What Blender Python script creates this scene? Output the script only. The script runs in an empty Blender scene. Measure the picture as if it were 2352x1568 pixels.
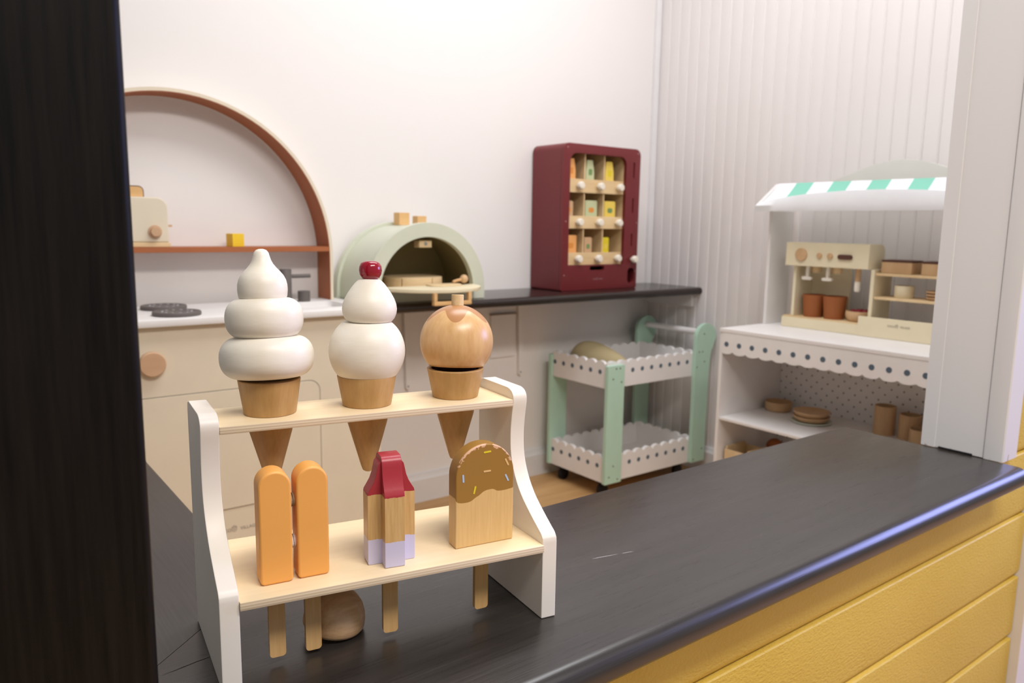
import bpy, bmesh, math, random
from mathutils import Vector, Matrix
random.seed(7)
PI = math.pi
scene = bpy.context.scene
C = scene.collection

# ------------------------------------------------------------------ camera
W_PX, F_PX = 2352.0, 1764.2
cam_d = bpy.data.cameras.new('camera')
cam_d.sensor_fit = 'HORIZONTAL'
cam_d.sensor_width = 36.0
cam_d.lens = 36.0 * F_PX / W_PX
cam_d.clip_start = 0.02
cam = bpy.data.objects.new('camera', cam_d)
C.objects.link(cam)
yaw, pitch, roll = 0.64864, 0.14974, 0.01524
fw = Vector((math.sin(yaw) * math.cos(pitch), math.cos(yaw) * math.cos(pitch), -math.sin(pitch)))
rt = Vector((math.cos(yaw), -math.sin(yaw), 0))
up = rt.cross(fw)
rt2 = math.cos(roll) * rt + math.sin(roll) * up
up2 = -math.sin(roll) * rt + math.cos(roll) * up
m = Matrix((rt2, up2, -fw)).transposed().to_4x4()
m.translation = Vector((0, 0, 1.01))
cam.matrix_world = m
cam_d.dof.use_dof = True
cam_d.dof.focus_distance = 0.76
cam_d.dof.aperture_fstop = 8.5
scene.camera = cam

# ------------------------------------------------------------------ light
world = bpy.data.worlds.new('world')
scene.world = world
world.use_nodes = True
bg = world.node_tree.nodes['Background']
bg.inputs['Color'].default_value = (1.0, 0.97, 0.955, 1)
bg.inputs['Strength'].default_value = 0.20


def area(name, loc, target, sx, sy, power, col):
    d = bpy.data.lights.new(name, 'AREA')
    d.shape = 'RECTANGLE'
    d.size, d.size_y = sx, sy
    d.energy = power
    d.color = col
    o = bpy.data.objects.new(name, d)
    C.objects.link(o)
    o.location = loc
    o.rotation_euler = (Vector(target) - Vector(loc)).to_track_quat('-Z', 'Y').to_euler()
    return o


area('ceiling_light_room', (1.35, 1.30, 2.75), (1.35, 1.4, 0), 1.6, 0.7, 24, (0.985, 0.975, 1.0))
area('ceiling_light_hall', (0.55, -0.75, 2.7), (0.55, -0.6, 0), 1.6, 0.5, 47, (1.0, 0.94, 0.88))
area('hall_window_daylight', (3.4, -0.45, 1.55), (1.0, -0.1, 0.7), 1.3, 0.9, 34, (0.40, 0.44, 1.0))

scene.view_settings.view_transform = 'Standard'
scene.view_settings.look = 'None'
scene.view_settings.exposure = 0.53
scene.view_settings.gamma = 1.0
scene.view_settings.use_curve_mapping = False


# ------------------------------------------------------------------ helpers
def lin(r, g, b):
    f = lambda c: (c / 255 / 12.92) if c / 255 <= 0.04045 else ((c / 255 + 0.055) / 1.055) ** 2.4
    return (f(r), f(g), f(b), 1)


class NT:
    def __init__(self, name):
        self.m = bpy.data.materials.new(name)
        self.m.use_nodes = True
        self.t = self.m.node_tree
        self.b = self.t.nodes['Principled BSDF']

    def n(self, typ, **kw):
        x = self.t.nodes.new(typ)
        for k, v in kw.items():
            setattr(x, k, v)
        return x

    def l(self, a, b):
        self.t.links.new(a, b)

    def coord(self, sc=(1, 1, 1), kind='Object', rot=(0, 0, 0)):
        tc = self.n('ShaderNodeTexCoord')
        mp = self.n('ShaderNodeMapping')
        mp.inputs['Scale'].default_value = sc
        mp.inputs['Rotation'].default_value = rot
        self.l(tc.outputs[kind], mp.inputs['Vector'])
        return mp.outputs['Vector']

    def noise(self, vec, scale=1.0, detail=4, rough=0.5):
        x = self.n('ShaderNodeTexNoise')
        x.inputs['Scale'].default_value = scale
        x.inputs['Detail'].default_value = detail
        x.inputs['Roughness'].default_value = rough
        self.l(vec, x.inputs['Vector'])
        return x.outputs['Fac']

    def ramp(self, fac, stops):
        x = self.n('ShaderNodeValToRGB')
        e = x.color_ramp.elements
        e[0].position, e[0].color = stops[0]
        e[1].position, e[1].color = stops[-1]
        for p, c in stops[1:-1]:
            k = e.new(p)
            k.color = c
        self.l(fac, x.inputs['Fac'])
        return x.outputs['Color']

    def mix(self, fac, a, b):
        x = self.n('ShaderNodeMix', data_type='RGBA')
        for s, v in ((x.inputs['Factor'], fac), (x.inputs['A'], a), (x.inputs['B'], b)):
            if hasattr(v, 'is_output') or isinstance(v, bpy.types.NodeSocket):
                self.l(v, s)
            else:
                s.default_value = v
        return x.outputs['Result']

    def math(self, op, a, b=None, c=None):
        x = self.n('ShaderNodeMath', operation=op)
        for i, v in enumerate((a, b, c)):
            if v is None:
                continue
            if isinstance(v, bpy.types.NodeSocket):
                self.l(v, x.inputs[i])
            else:
                x.inputs[i].default_value = v
        return x.outputs[0]

    def bump(self, h, strength=0.2, dist=0.001):
        x = self.n('ShaderNodeBump')
        x.inputs['Strength'].default_value = strength
        x.inputs['Distance'].default_value = dist
        self.l(h, x.inputs['Height'])
        self.l(x.outputs['Normal'], self.b.inputs['Normal'])

    def xyz(self):
        tc = self.n('ShaderNodeTexCoord')
        s = self.n('ShaderNodeSeparateXYZ')
        self.l(tc.outputs['Object'], s.inputs[0])
        return s.outputs[0], s.outputs[1], s.outputs[2]

    def done(self, color, rough=0.5, spec=0.4):
        if isinstance(color, bpy.types.NodeSocket):
            self.l(color, self.b.inputs['Base Color'])
        else:
            self.b.inputs['Base Color'].default_value = color
        self.b.inputs['Roughness'].default_value = rough
        self.b.inputs['Specular IOR Level'].default_value = spec
        return self.m


def paint(name, rgb, rough=0.5, spec=0.4, bump=0.06, scale=180, mott=0.97):
    t = NT(name)
    v = t.coord()
    f = t.noise(v, scale, 3)
    c = lin(*rgb)
    d = tuple(x * mott for x in c[:3]) + (1,)
    f2 = t.noise(v, 14, 3)
    col = t.ramp(f2, [(0.35, d), (0.65, c)])
    if bump:
        t.bump(f, bump, 0.0008)
    return t.done(col, rough, spec)


def wood(name, a, b, axis='x', fine=220, stretch=14, rough=0.5, spec=0.4, bump=0.1, lines=0.35):
    t = NT(name)
    s = [fine, fine, fine]
    s['xyz'.index(axis)] = fine / stretch
    v = t.coord(tuple(s))
    f = t.noise(v, 1.0, 5, 0.6)
    s2 = [x * 0.18 for x in s]
    f2 = t.noise(t.coord(tuple(s2)), 1.0, 3, 0.5)
    m1 = t.math('ADD', t.math('MULTIPLY', f, lines), t.math('MULTIPLY', f2, 1 - lines))
    col = t.ramp(m1, [(0.36, lin(*a)), (0.64, lin(*b))])
    t.bump(f, bump, 0.0008)
    return t.done(col, rough, spec)


M = {}
M['wall'] = paint('wall_paint', (236, 232, 230), 0.6, 0.3, 0.03, 90, 0.995)
M['bead'] = paint('beadboard_paint', (232, 227, 225), 0.45, 0.35, 0.03, 90, 0.995)
M['trim'] = paint('trim_paint', (226, 224, 224), 0.38, 0.45, 0.05, 120)
M['white'] = paint('white_lacquer', (236, 233, 231), 0.42, 0.4, 0.04)
M['standwhite'] = paint('warm_white_lacquer', (238, 231, 221), 0.40, 0.4, 0.05)
M['cream'] = paint('cream_lacquer', (226, 214, 192), 0.5, 0.35, 0.03)
M['cream_yellow'] = paint('pale_cream_lacquer', (232, 220, 188), 0.5, 0.35, 0.03)
M['groove'] = paint('shadow_groove_line', (150, 138, 122), 0.7, 0.2, 0)
M['terracotta'] = paint('terracotta_lacquer', (168, 100, 62), 0.5, 0.35, 0.03)
M['sage'] = paint('sage_lacquer', (206, 210, 192), 0.45, 0.4, 0.03)
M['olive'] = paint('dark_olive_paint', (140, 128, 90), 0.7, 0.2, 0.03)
M['burgundy'] = paint('burgundy_lacquer', (112, 38, 42), 0.42, 0.4, 0.03)
M['darkhole'] = paint('dark_hollow', (28, 10, 10), 0.8, 0.1, 0)
M['mint'] = paint('mint_lacquer', (184, 218, 198), 0.45, 0.4, 0.04)
M['greyblue'] = paint('slate_dot_paint', (88, 104, 118), 0.5, 0.3, 0)
M['pegdot'] = paint('grey_dot_print', (104, 100, 96), 0.6, 0.3, 0)
M['charcoal'] = paint('charcoal_plastic', (102, 95, 92), 0.5, 0.35, 0.08)
M['black'] = paint('black_rubber', (22, 22, 26), 0.6, 0.3, 0)
M['metal'] = paint('grey_metal', (150, 150, 152), 0.35, 0.5, 0)
M['yellowblock'] = paint('yellow_paint', (240, 200, 50), 0.45, 0.4, 0.03)
M['orange'] = paint('orange_satin_paint', (240, 172, 90), 0.42, 0.4, 0.05, 700)
M['cup'] = paint('rust_orange_paint', (156, 92, 50), 0.55, 0.3, 0.03)
M['red'] = paint('glossy_cherry_red', (146, 24, 42), 0.12, 0.5, 0)
M['berry'] = paint('berry_red', (130, 30, 40), 0.5, 0.3, 0.05)
M['greenfab'] = paint('green_fabric', (140, 205, 184), 0.85, 0.1, 0.05)
M['whitefab'] = paint('white_fabric', (238, 240, 243), 0.85, 0.1, 0.05)
M['palefab'] = paint('pale_grey_board', (222, 223, 216), 0.7, 0.2, 0.02)
M['beige'] = paint('beige_cloth', (190, 174, 136), 0.9, 0.1, 0.3, 60)
M['velcro'] = paint('velcro_fibre', (226, 214, 208), 0.95, 0.05, 0.8, 900)
M['velcro_dark'] = paint('velcro_glue', (170, 146, 118), 0.8, 0.1, 0.8, 700)
M['brownlid'] = paint('dark_brown_paint', (92, 60, 50), 0.6, 0.3, 0)
M['greytext'] = paint('grey_print', (158, 148, 136), 0.7, 0.2, 0)
M['pinktext'] = paint('pale_print', (176, 140, 142), 0.7, 0.2, 0)
M['pk_orange'] = paint('card_orange', (238, 172, 104), 0.6, 0.3, 0)
M['pk_green'] = paint('card_green', (196, 202, 160), 0.6, 0.3, 0)
M['pk_yellow'] = paint('card_yellow', (236, 208, 96), 0.6, 0.3, 0)
M['pk_tan'] = paint('card_tan', (206, 168, 130), 0.6, 0.3, 0)
M['pk_ink'] = paint('card_ink_green', (120, 150, 96), 0.6, 0.3, 0)
M['pk_ink2'] = paint('card_ink_orange', (222, 148, 70), 0.6, 0.3, 0)
M['sp_yellow'] = paint('sprinkle_yellow', (226, 206, 44), 0.45, 0.4, 0)
M['sp_blue'] = paint('sprinkle_blue', (178, 198, 228), 0.45, 0.4, 0)
M['sp_tan'] = paint('sprinkle_tan', (226, 186, 128), 0.45, 0.4, 0)
M['tan'] = wood('tan_wood', (196, 158, 116), (210, 174, 132), 'z', 120, 6, 0.55)
M['tanx'] = wood('tan_wood_lengthwise', (196, 152, 104), (216, 176, 128), 'x', 120, 6, 0.55)
M['palewood'] = wood('pale_wood', (214, 186, 142), (232, 208, 168), 'x', 90, 8, 0.55)
M['oak'] = wood('light_wood_drawer', (216, 186, 140), (232, 206, 162), 'x', 70, 8, 0.55)
M['chimney'] = wood('chimney_wood', (214, 170, 112), (230, 188, 132), 'x', 90, 6, 0.6)
M['floor'] = wood('floor_oak', (178, 136, 88), (206, 166, 116), 'x', 60, 10, 0.45)
M['peachwood'] = wood('peach_wood', (196, 158, 124), (208, 172, 138), 'x', 60, 5, 0.55)
M['cone'] = wood('cone_beech', (178, 138, 84), (194, 155, 102), 'z', 420, 10, 0.42, 0.4, 0.05)
M['stick'] = wood('stick_beech', (190, 148, 92), (212, 172, 116), 'z', 420, 16, 0.55, 0.3, 0.12)
M['driftwood'] = wood('unvarnished_beech', (196, 154, 110), (222, 186, 144), 'x', 380, 10, 0.6, 0.3, 0.25)
M['endgrain'] = wood('pale_end_grain', (214, 182, 134), (232, 204, 160), 'z', 700, 2, 0.7, 0.2, 0.2)


def mk_soft():
    t = NT('ivory_matt_paint')
    v = t.coord((60, 60, 260))
    f = t.noise(v, 1, 5, 0.6)
    f2 = t.noise(t.coord((25, 25, 40)), 1, 3)
    col = t.ramp(f2, [(0.3, lin(232, 224, 208)), (0.7, lin(242, 236, 224))])
    t.bump(f, 0.12, 0.0012)
    return t.done(col, 0.42, 0.4)


M['ivory'] = mk_soft()


def mk_counter():
    t = NT('black_stained_counter')
    f = t.noise(t.coord((9, 300, 300)), 1, 5, 0.6)
    f2 = t.noise(t.coord((3, 40, 40)), 1, 3)
    col = t.ramp(t.math('ADD', t.math('MULTIPLY', f, .5), t.math('MULTIPLY', f2, .5)),
                 [(0.35, (0.018, 0.0152, 0.0138, 1)), (0.65, (0.034, 0.0290, 0.0262, 1))])
    r = t.math('ADD', t.math('MULTIPLY', f, 0.14), 0.22)
    t.bump(f, 0.10, 0.0010)
    mm = t.done(col, 0.33, 0.68)
    t.l(r, t.b.inputs['Roughness'])
    return mm


def mk_counter_y():
    t = NT('black_stained_counter_return')
    f = t.noise(t.coord((300, 9, 300)), 1, 5, 0.6)
    col = t.ramp(f, [(0.35, (0.018, 0.0152, 0.0138, 1)), (0.65, (0.034, 0.0290, 0.0262, 1))])
    t.bump(f, 0.05, 0.0010)
    return t.done(col, 0.34, 0.7)


def mk_post():
    t = NT('black_stained_post')
    f = t.noise(t.coord((170, 170, 7)), 1, 5, 0.6)
    col = t.ramp(f, [(0.35, (0.002, 0.0017, 0.0015, 1)), (0.7, (0.009, 0.007, 0.0054, 1))])
    t.bump(f, 0.3, 0.0012)
    return t.done(col, 0.45, 0.16)


M['counter'], M['counter_y'], M['post'] = mk_counter(), mk_counter_y(), mk_post()
M['shelfblack'] = paint('dark_brown_gloss', (38, 30, 27), 0.2, 0.5, 0.05)


def mk_siding():
    t = NT('yellow_textured_siding')
    v = t.coord((130, 130, 240))
    f = t.noise(v, 1, 4, 0.6)
    f2 = t.noise(t.coord((5, 5, 8)), 1, 2)
    col = t.ramp(f2, [(0.3, lin(214, 182, 76)), (0.7, lin(222, 192, 88))])
    t.bump(f, 0.6, 0.003)
    return t.done(col, 0.42, 0.4)


M['siding'] = mk_siding()


def mk_jamb():
    t = NT('jamb_paint_scuffed')
    x, y, z = t.xyz()
    f = t.noise(t.coord((70, 70, 30)), 1, 4, 0.6)
    edge = t.math('SUBTRACT', 0.030, z)
    k = t.math('MULTIPLY', t.math('GREATER_THAN', t.math('ADD', t.math('MULTIPLY', edge, 12.0), f), 0.93), 0.55)
    col = t.mix(k, lin(226, 224, 224), lin(120, 112, 100))
    return t.done(col, 0.36, 0.45)


M['jamb'] = mk_jamb()


def mk_ply():
    t = NT('birch_ply')
    x, y, z = t.xyz()
    w = t.math('SINE', t.math('MULTIPLY', z, 2 * PI / 0.0026))
    f = t.noise(t.coord((9, 120, 120)), 1, 4, 0.6)
    nz = t.n('ShaderNodeSeparateXYZ')
    tc = t.n('ShaderNodeTexCoord')
    t.l(tc.outputs['Normal'], nz.inputs[0])
    side = t.math('LESS_THAN', t.math('ABSOLUTE', nz.outputs[2]), 0.5)
    k = t.math('MULTIPLY', side, t.math('GREATER_THAN', t.math('ADD', w, t.math('MULTIPLY', f, 0.9)), 0.5))
    base = t.ramp(f, [(0.3, lin(236, 213, 172)), (0.7, lin(240, 220, 182))])
    base = t.mix(side, base, lin(232, 216, 190))
    col = t.mix(t.math('MULTIPLY', k, 0.75), base, lin(206, 182, 152))
    t.bump(f, 0.08, 0.0008)
    return t.done(col, 0.42, 0.4)


M['ply'] = mk_ply()


def mk_rocket():
    t = NT('rocket_pop_paint')
    x, y, z = t.xyz()
    f = t.noise(t.coord((420, 420, 22)), 1, 5, 0.6)
    wd = t.ramp(f, [(0.35, lin(196, 158, 102)), (0.65, lin(212, 176, 122))])
    n = t.noise(t.coord((150, 150, 150)), 1, 2)
    zz = t.math('ADD', z, t.math('MULTIPLY', t.math('SUBTRACT', n, 0.5), 0.003))
    c1 = t.mix(t.math('GREATER_THAN', zz, 0.070), wd, lin(164, 46, 58))
    c2 = t.mix(t.math('LESS_THAN', zz, 0.0255), c1, lin(202, 198, 226))
    t.bump(f, 0.1, 0.0008)
    return t.done(c2, 0.36, 0.45)


M['rocket'] = mk_rocket()


def mk_choc():
    # wooden bar dipped in brown paint along a wavy line, paint chipped along the rim
    t = NT('dipped_bar_paint')
    x, y, z = t.xyz()
    f = t.noise(t.coord((420, 420, 22)), 1, 5, 0.6)
    wd = t.ramp(f, [(0.3, lin(214, 176, 116)), (0.7, lin(224, 188, 130))])
    fc = t.n('ShaderNodeFloatCurve')
    cv = fc.mapping.curves[0]
    cv.points[0].location, cv.points[1].location = (0.0, 0.47), (1.0, 0.72)
    for q in ((0.15, 0.06), (0.36, 0.42), (0.60, 0.86), (0.74, 0.62)):
        cv.points.new(*q)
    fc.mapping.update()
    t.l(t.math('MULTIPLY', t.math('ADD', x, 0.0328), 1 / 0.0656), fc.inputs['Value'])
    line = t.math('ADD', t.math('MULTIPLY', fc.outputs['Value'], 0.0130), 0.0472)
    dip = t.math('GREATER_THAN', z, line)
    c1 = t.mix(dip, wd, lin(156, 116, 54))
    dz = t.math('MAXIMUM', t.math('SUBTRACT', z, 0.0740), 0.0)
    rr = t.math('SQRT', t.math('ADD', t.math('MULTIPLY', x, x), t.math('MULTIPLY', dz, dz)))
    n = t.noise(t.coord((210, 210, 210)), 1, 3)
    n2 = t.noise(t.coord((60, 60, 60)), 1, 2)
    e = t.math('ADD', rr, t.math('MULTIPLY', n, 0.013))
    chip = t.math('MULTIPLY', t.math('GREATER_THAN', e, 0.0378), t.math('GREATER_THAN', n2, 0.40))
    chip = t.math('MULTIPLY', chip, t.math('MULTIPLY', t.math('LESS_THAN', y, 0.0028), t.math('GREATER_THAN', z, 0.086)))
    c2 = t.mix(t.math('MULTIPLY', chip, dip), c1, lin(216, 172, 140))
    t.bump(f, 0.06, 0.0008)
    return t.done(c2, 0.38, 0.42)


M['choc'] = mk_choc()


def mk_glaze():
    # turned beech ball with a caramel-coloured glaze running down from the top
    t = NT('glazed_scoop_beech')
    x, y, z = t.xyz()
    f = t.noise(t.coord((140, 140, 30)), 1, 5, 0.6)
    wd = t.ramp(f, [(0.35, lin(208, 164, 112)), (0.65, lin(220, 180, 128))])
    ang = t.math('ARCTAN2', y, x)
    s = t.math('SINE', t.math('ADD', t.math('MULTIPLY', ang, 5.0), 2.2))
    line = t.math('ADD', t.math('MULTIPLY', s, 0.0062), 0.0545)
    c = t.mix(t.math('GREATER_THAN', z, line), wd, lin(182, 130, 84))
    return t.done(c, 0.3, 0.45)


M['glaze'] = mk_glaze()


def finish(name, bm, mat, parent=None, loc=(0, 0, 0), rot=(0, 0, 0), smooth=35, bevel=0, seg=2):
    bmesh.ops.remove_doubles(bm, verts=bm.verts, dist=1e-6)
    bmesh.ops.recalc_face_normals(bm, faces=bm.faces)
    if bevel:
        es = [e for e in bm.edges if len(e.link_faces) == 2 and e.calc_face_angle(0) > 0.6]
        bmesh.ops.bevel(bm, geom=es, offset=bevel, segments=seg, profile=0.5, affect='EDGES', clamp_overlap=True)
    me = bpy.data.meshes.new(name)
    bm.to_mesh(me)
    bm.free()
    if smooth:
        me.shade_smooth()
        me.set_sharp_from_angle(angle=math.radians(smooth))
    if isinstance(mat, str):
        mat = M[mat]
    me.materials.append(mat)
    o = bpy.data.objects.new(name, me)
    C.objects.link(o)
    o.location = loc
    o.rotation_euler = rot
    if parent:
        o.parent = parent
    if bevel and smooth:
        wn = o.modifiers.new('weighted', 'WEIGHTED_NORMAL')
        wn.keep_sharp = True
        wn.weight = 80
    return o


def box(bm, x0, x1, y0, y1, z0, z1):
    v = [bm.verts.new(p) for p in ((x0, y0, z0), (x1, y0, z0), (x1, y1, z0), (x0, y1, z0), (x0, y0, z1), (x1, y0, z1), (x1, y1, z1), (x0, y1, z1))]
    for f in ((0, 3, 2, 1), (4, 5, 6, 7), (0, 1, 5, 4), (1, 2, 6, 5), (2, 3, 7, 6), (3, 0, 4, 7)):
        bm.faces.new([v[i] for i in f])
    return bm


def B(name, ext, mat, parent=None, bevel=0.0, seg=2, loc=(0, 0, 0), rot=(0, 0, 0)):
    return finish(name, box(bmesh.new(), *ext), mat, parent, loc, rot, bevel=bevel, seg=seg)


def lathe_bm(prof, seg=40, cap=True):
    bm = bmesh.new()
    rings = []
    for r, z in prof:
        if r < 1e-6:
            rings.append([bm.verts.new((0, 0, z))])
        else:
            rings.append([bm.verts.new((r * math.cos(2 * PI * i / seg), r * math.sin(2 * PI * i / seg), z)) for i in range(seg)])
    for a, b in zip(rings, rings[1:]):
        for i in range(seg):
            j = (i + 1) % seg
            if len(a) == 1 and len(b) == 1:
                continue
            if len(a) == 1:
                bm.faces.new((a[0], b[i], b[j]))
            elif len(b) == 1:
                bm.faces.new((a[i], a[j], b[0]))
            else:
                bm.faces.new((a[i], a[j], b[j], b[i]))
    if cap:
        for r in (rings[0], rings[-1]):
            if len(r) > 1:
                bm.faces.new(r)
    return bm


def L(name, prof, mat, parent=None, loc=(0, 0, 0), rot=(0, 0, 0), seg=40, smooth=35):
    return finish(name, lathe_bm(prof, seg), mat, parent, loc, rot, smooth)


AX = {'x': lambda a, b, d: (d, a, b), 'y': lambda a, b, d: (a, d, b), 'z': lambda a, b, d: (a, b, d)}


def prism(bm, poly, d0, d1, axis='y'):
    fn = AX[axis]
    lo = [bm.verts.new(fn(a, b, d0)) for a, b in poly]
    hi = [bm.verts.new(fn(a, b, d1)) for a, b in poly]
    n = len(poly)
    for i in range(n):
        bm.faces.new((lo[i], lo[(i + 1) % n], hi[(i + 1) % n], hi[i]))
    bm.faces.new(lo)
    bm.faces.new(hi)
    return bm


def Pz(name, poly, d0, d1, axis, mat, parent=None, bevel=0, seg=2, loc=(0, 0, 0), rot=(0, 0, 0), smooth=35):
    return finish(name, prism(bmesh.new(), poly, d0, d1, axis), mat, parent, loc, rot, smooth, bevel, seg)


def rrect(x0, x1, z0, z1, r, n=5):
    if not isinstance(r, (tuple, list)):
        r = (r, r, r, r)       # bottom-left, bottom-right, top-right, top-left
    out = []
    for (cx, cz, a0, rr) in ((x0, z0, PI, r[0]), (x1, z0, 1.5 * PI, r[1]), (x1, z1, 0, r[2]), (x0, z1, 0.5 * PI, r[3])):
        ox = cx + (rr if cx == x0 else -rr)
        oz = cz + (rr if cz == z0 else -rr)
        if rr < 1e-6:
            out.append((cx, cz))
            continue
        for i in range(n + 1):
            a = a0 + 0.5 * PI * i / n
            out.append((ox + rr * math.cos(a), oz + rr * math.sin(a)))
    return out


def archpoly(cx, z0, zc, R, n=28):
    return [(cx + R, z0)] + [(cx + R * math.cos(PI * i / n), zc + R * math.sin(PI * i / n)) for i in range(n + 1)] + [(cx - R, z0)]


def ring_prism(name, outer, inner, d0, d1, axis, mat, parent, **kw):
    # open band between two outlines with the same number of points
    bm = bmesh.new()
    fn = AX[axis]
    vs = [[bm.verts.new(fn(a, b, d)) for a, b in pl] for pl in (outer, inner) for d in (d0, d1)]
    o0, o1, i0, i1 = vs
    n = len(outer)
    for i in range(n - 1):
        bm.faces.new((o0[i], o0[i + 1], o1[i + 1], o1[i]))
        bm.faces.new((i0[i], i1[i], i1[i + 1], i0[i + 1]))
        bm.faces.new((o0[i], i0[i], i0[i + 1], o0[i + 1]))
        bm.faces.new((o1[i], o1[i + 1], i1[i + 1], i1[i]))
    for k in (0, n - 1):
        bm.faces.new((o0[k], o1[k], i1[k], i0[k]))
    return finish(name, bm, mat, parent, **kw)


def cut(o, bms):
    # difference with temporary cutters, result stored in the mesh itself
    tmp = []
    o.modifiers.clear()
    for b in bms:
        bmesh.ops.recalc_face_normals(b, faces=b.faces)
        me = bpy.data.meshes.new('cutter')
        b.to_mesh(me)
        b.free()
        c = bpy.data.objects.new('cutter', me)
        C.objects.link(c)
        c.matrix_world = o.matrix_world
        md = o.modifiers.new('cut', 'BOOLEAN')
        md.object = c
        md.operation = 'DIFFERENCE'
        md.solver = 'EXACT'
        tmp.append(c)
    keep = o.parent
    loc, rot = o.location.copy(), o.rotation_euler.copy()
    o.parent = None
    o.location, o.rotation_euler = (0, 0, 0), (0, 0, 0)
    for c in tmp:
        c.matrix_world = Matrix()
    bpy.context.view_layer.update()
    dg = bpy.context.evaluated_depsgraph_get()
    me = bpy.data.meshes.new_from_object(o.evaluated_get(dg))
    o.modifiers.clear()
    o.data = me
    for c in tmp:
        bpy.data.objects.remove(c, do_unlink=True)
    o.parent = keep
    o.location, o.rotation_euler = loc, rot
    me.shade_smooth()
    me.set_sharp_from_angle(angle=math.radians(35))
    return o


def tube(name, pts, r, mat, parent=None, seg=10, **kw):
    bm = bmesh.new()
    pts = [Vector(p) for p in pts]
    rings = []
    for i, p in enumerate(pts):
        d = (pts[min(i + 1, len(pts) - 1)] - pts[max(i - 1, 0)]).normalized()
        a = d.orthogonal().normalized() if not rings else (last - last.dot(d) * d).normalized()
        last = a
        b = d.cross(a)
        rr = r[i] if isinstance(r, (list, tuple)) else r
        rings.append([bm.verts.new(p + rr * (math.cos(2 * PI * k / seg) * a + math.sin(2 * PI * k / seg) * b)) for k in range(seg)])
    for a, b in zip(rings, rings[1:]):
        for k in range(seg):
            bm.faces.new((a[k], a[(k + 1) % seg], b[(k + 1) % seg], b[k]))
    bm.faces.new(rings[0])
    bm.faces.new(rings[-1])
    return finish(name, bm, mat, parent, **kw)


def thing(name, label, cat, loc=(0, 0, 0), rotz=0, group=None):
    o = bpy.data.objects.new(name, None)
    o.empty_display_size = 0.05
    C.objects.link(o)
    o.location = loc
    o.rotation_euler = (0, 0, rotz)
    return tag(o, label, cat, group)


def tag(o, label, cat, group=None):
    o['label'] = label
    o['category'] = cat
    if group:
        o['group'] = group
    return o


def struct(o, label=None):
    o['kind'] = 'structure'
    if label:
        o['label'] = label
    return o


def share(src, parent, loc=(0, 0, 0), rot=(0, 0, 0), scale=(1, 1, 1)):
    c = src.copy()
    C.objects.link(c)
    c.parent = parent
    c.location, c.rotation_euler, c.scale = loc, rot, scale
    return c


def text_bm(txt, size):
    cu = bpy.data.curves.new('lettering', 'FONT')
    cu.body = txt
    cu.size = size
    cu.align_x, cu.align_y = 'CENTER', 'CENTER'
    cu.extrude = 0.0002
    o = bpy.data.objects.new('lettering', cu)
    C.objects.link(o)
    bpy.context.view_layer.update()
    me = bpy.data.meshes.new_from_object(o.evaluated_get(bpy.context.evaluated_depsgraph_get()))
    bpy.data.objects.remove(o, do_unlink=True)
    bm = bmesh.new()
    bm.from_mesh(me)
    return bm


def logo(parent, size, loc, rot, mat):
    # printed wordmark: COCO, a little round house, VILLAGE
    bm = bmesh.new()
    for txt, dx in (('COCO', -2.35), ('VILLAGE', 3.0)):
        t = text_bm(txt, size)
        bmesh.ops.translate(t, verts=t.verts, vec=(dx * size, 0, 0))
        me = bpy.data.meshes.new('t')
        t.to_mesh(me)
        t.free()
        bm.from_mesh(me)
    for R0, R1 in ((0.56, 0.46), (0.24, 0.16)):
        n = 20
        a = [bm.verts.new((size * R0 * math.cos(2 * PI * i / n) - 0.2 * size, size * R0 * math.sin(2 * PI * i / n) + 0.1 * size, 0.0002)) for i in range(n)]
        b = [bm.verts.new((size * R1 * math.cos(2 * PI * i / n) - 0.2 * size, size * R1 * math.sin(2 * PI * i / n) + 0.1 * size, 0.0002)) for i in range(n)]
        for i in range(n):
            bm.faces.new((a[i], a[(i + 1) % n], b[(i + 1) % n], b[i]))
    for s in (-1, 1):
        q = [(-0.2, 1.0), (-0.2, 0.86), (-0.2 + s * 0.62, 0.40), (-0.2 + s * 0.62, 0.54)]
        bm.faces.new([bm.verts.new((x * size, y * size, 0.0002)) for x, y in q])
    return finish('logo', bm, mat, parent, loc, rot, smooth=0)


FACE_S = (PI / 2, 0, 0)            # upright, facing -Y
FACE_W = (PI / 2, 0, -PI / 2)      # upright, facing -X

# ------------------------------------------------------------------ the setting
XW, YW, ZC = 2.55, 2.37, 0.60
fl = struct(B('floor', (-0.8, XW, 0.5, YW, -0.06, -0.012), 'floor'), 'light oak plank floor inside the play shop')
pw = 0.11
n = int((YW - 0.66) / pw) + 1
pk = None
for i in range(n):
    for j, (xa, xb) in enumerate(((-0.8, 0.35), (0.35, 1.45), (1.45, XW)) if i % 2 else ((-0.8, 0.9), (0.9, 2.0), (2.0, XW))):
        y0 = YW - pw * (i + 1)
        B('floor_plank', (xa + 0.0008, xb - 0.0008, y0 + 0.0008, y0 + pw - 0.0008, -0.012, 0), 'floor', fl, bevel=0.0008, seg=1)
hall = struct(B('floor_hall', (-2.0, 4.2, -2.2, 0.5, -0.06, 0), 'floor'), 'wood floor in front of the serving window')

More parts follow.
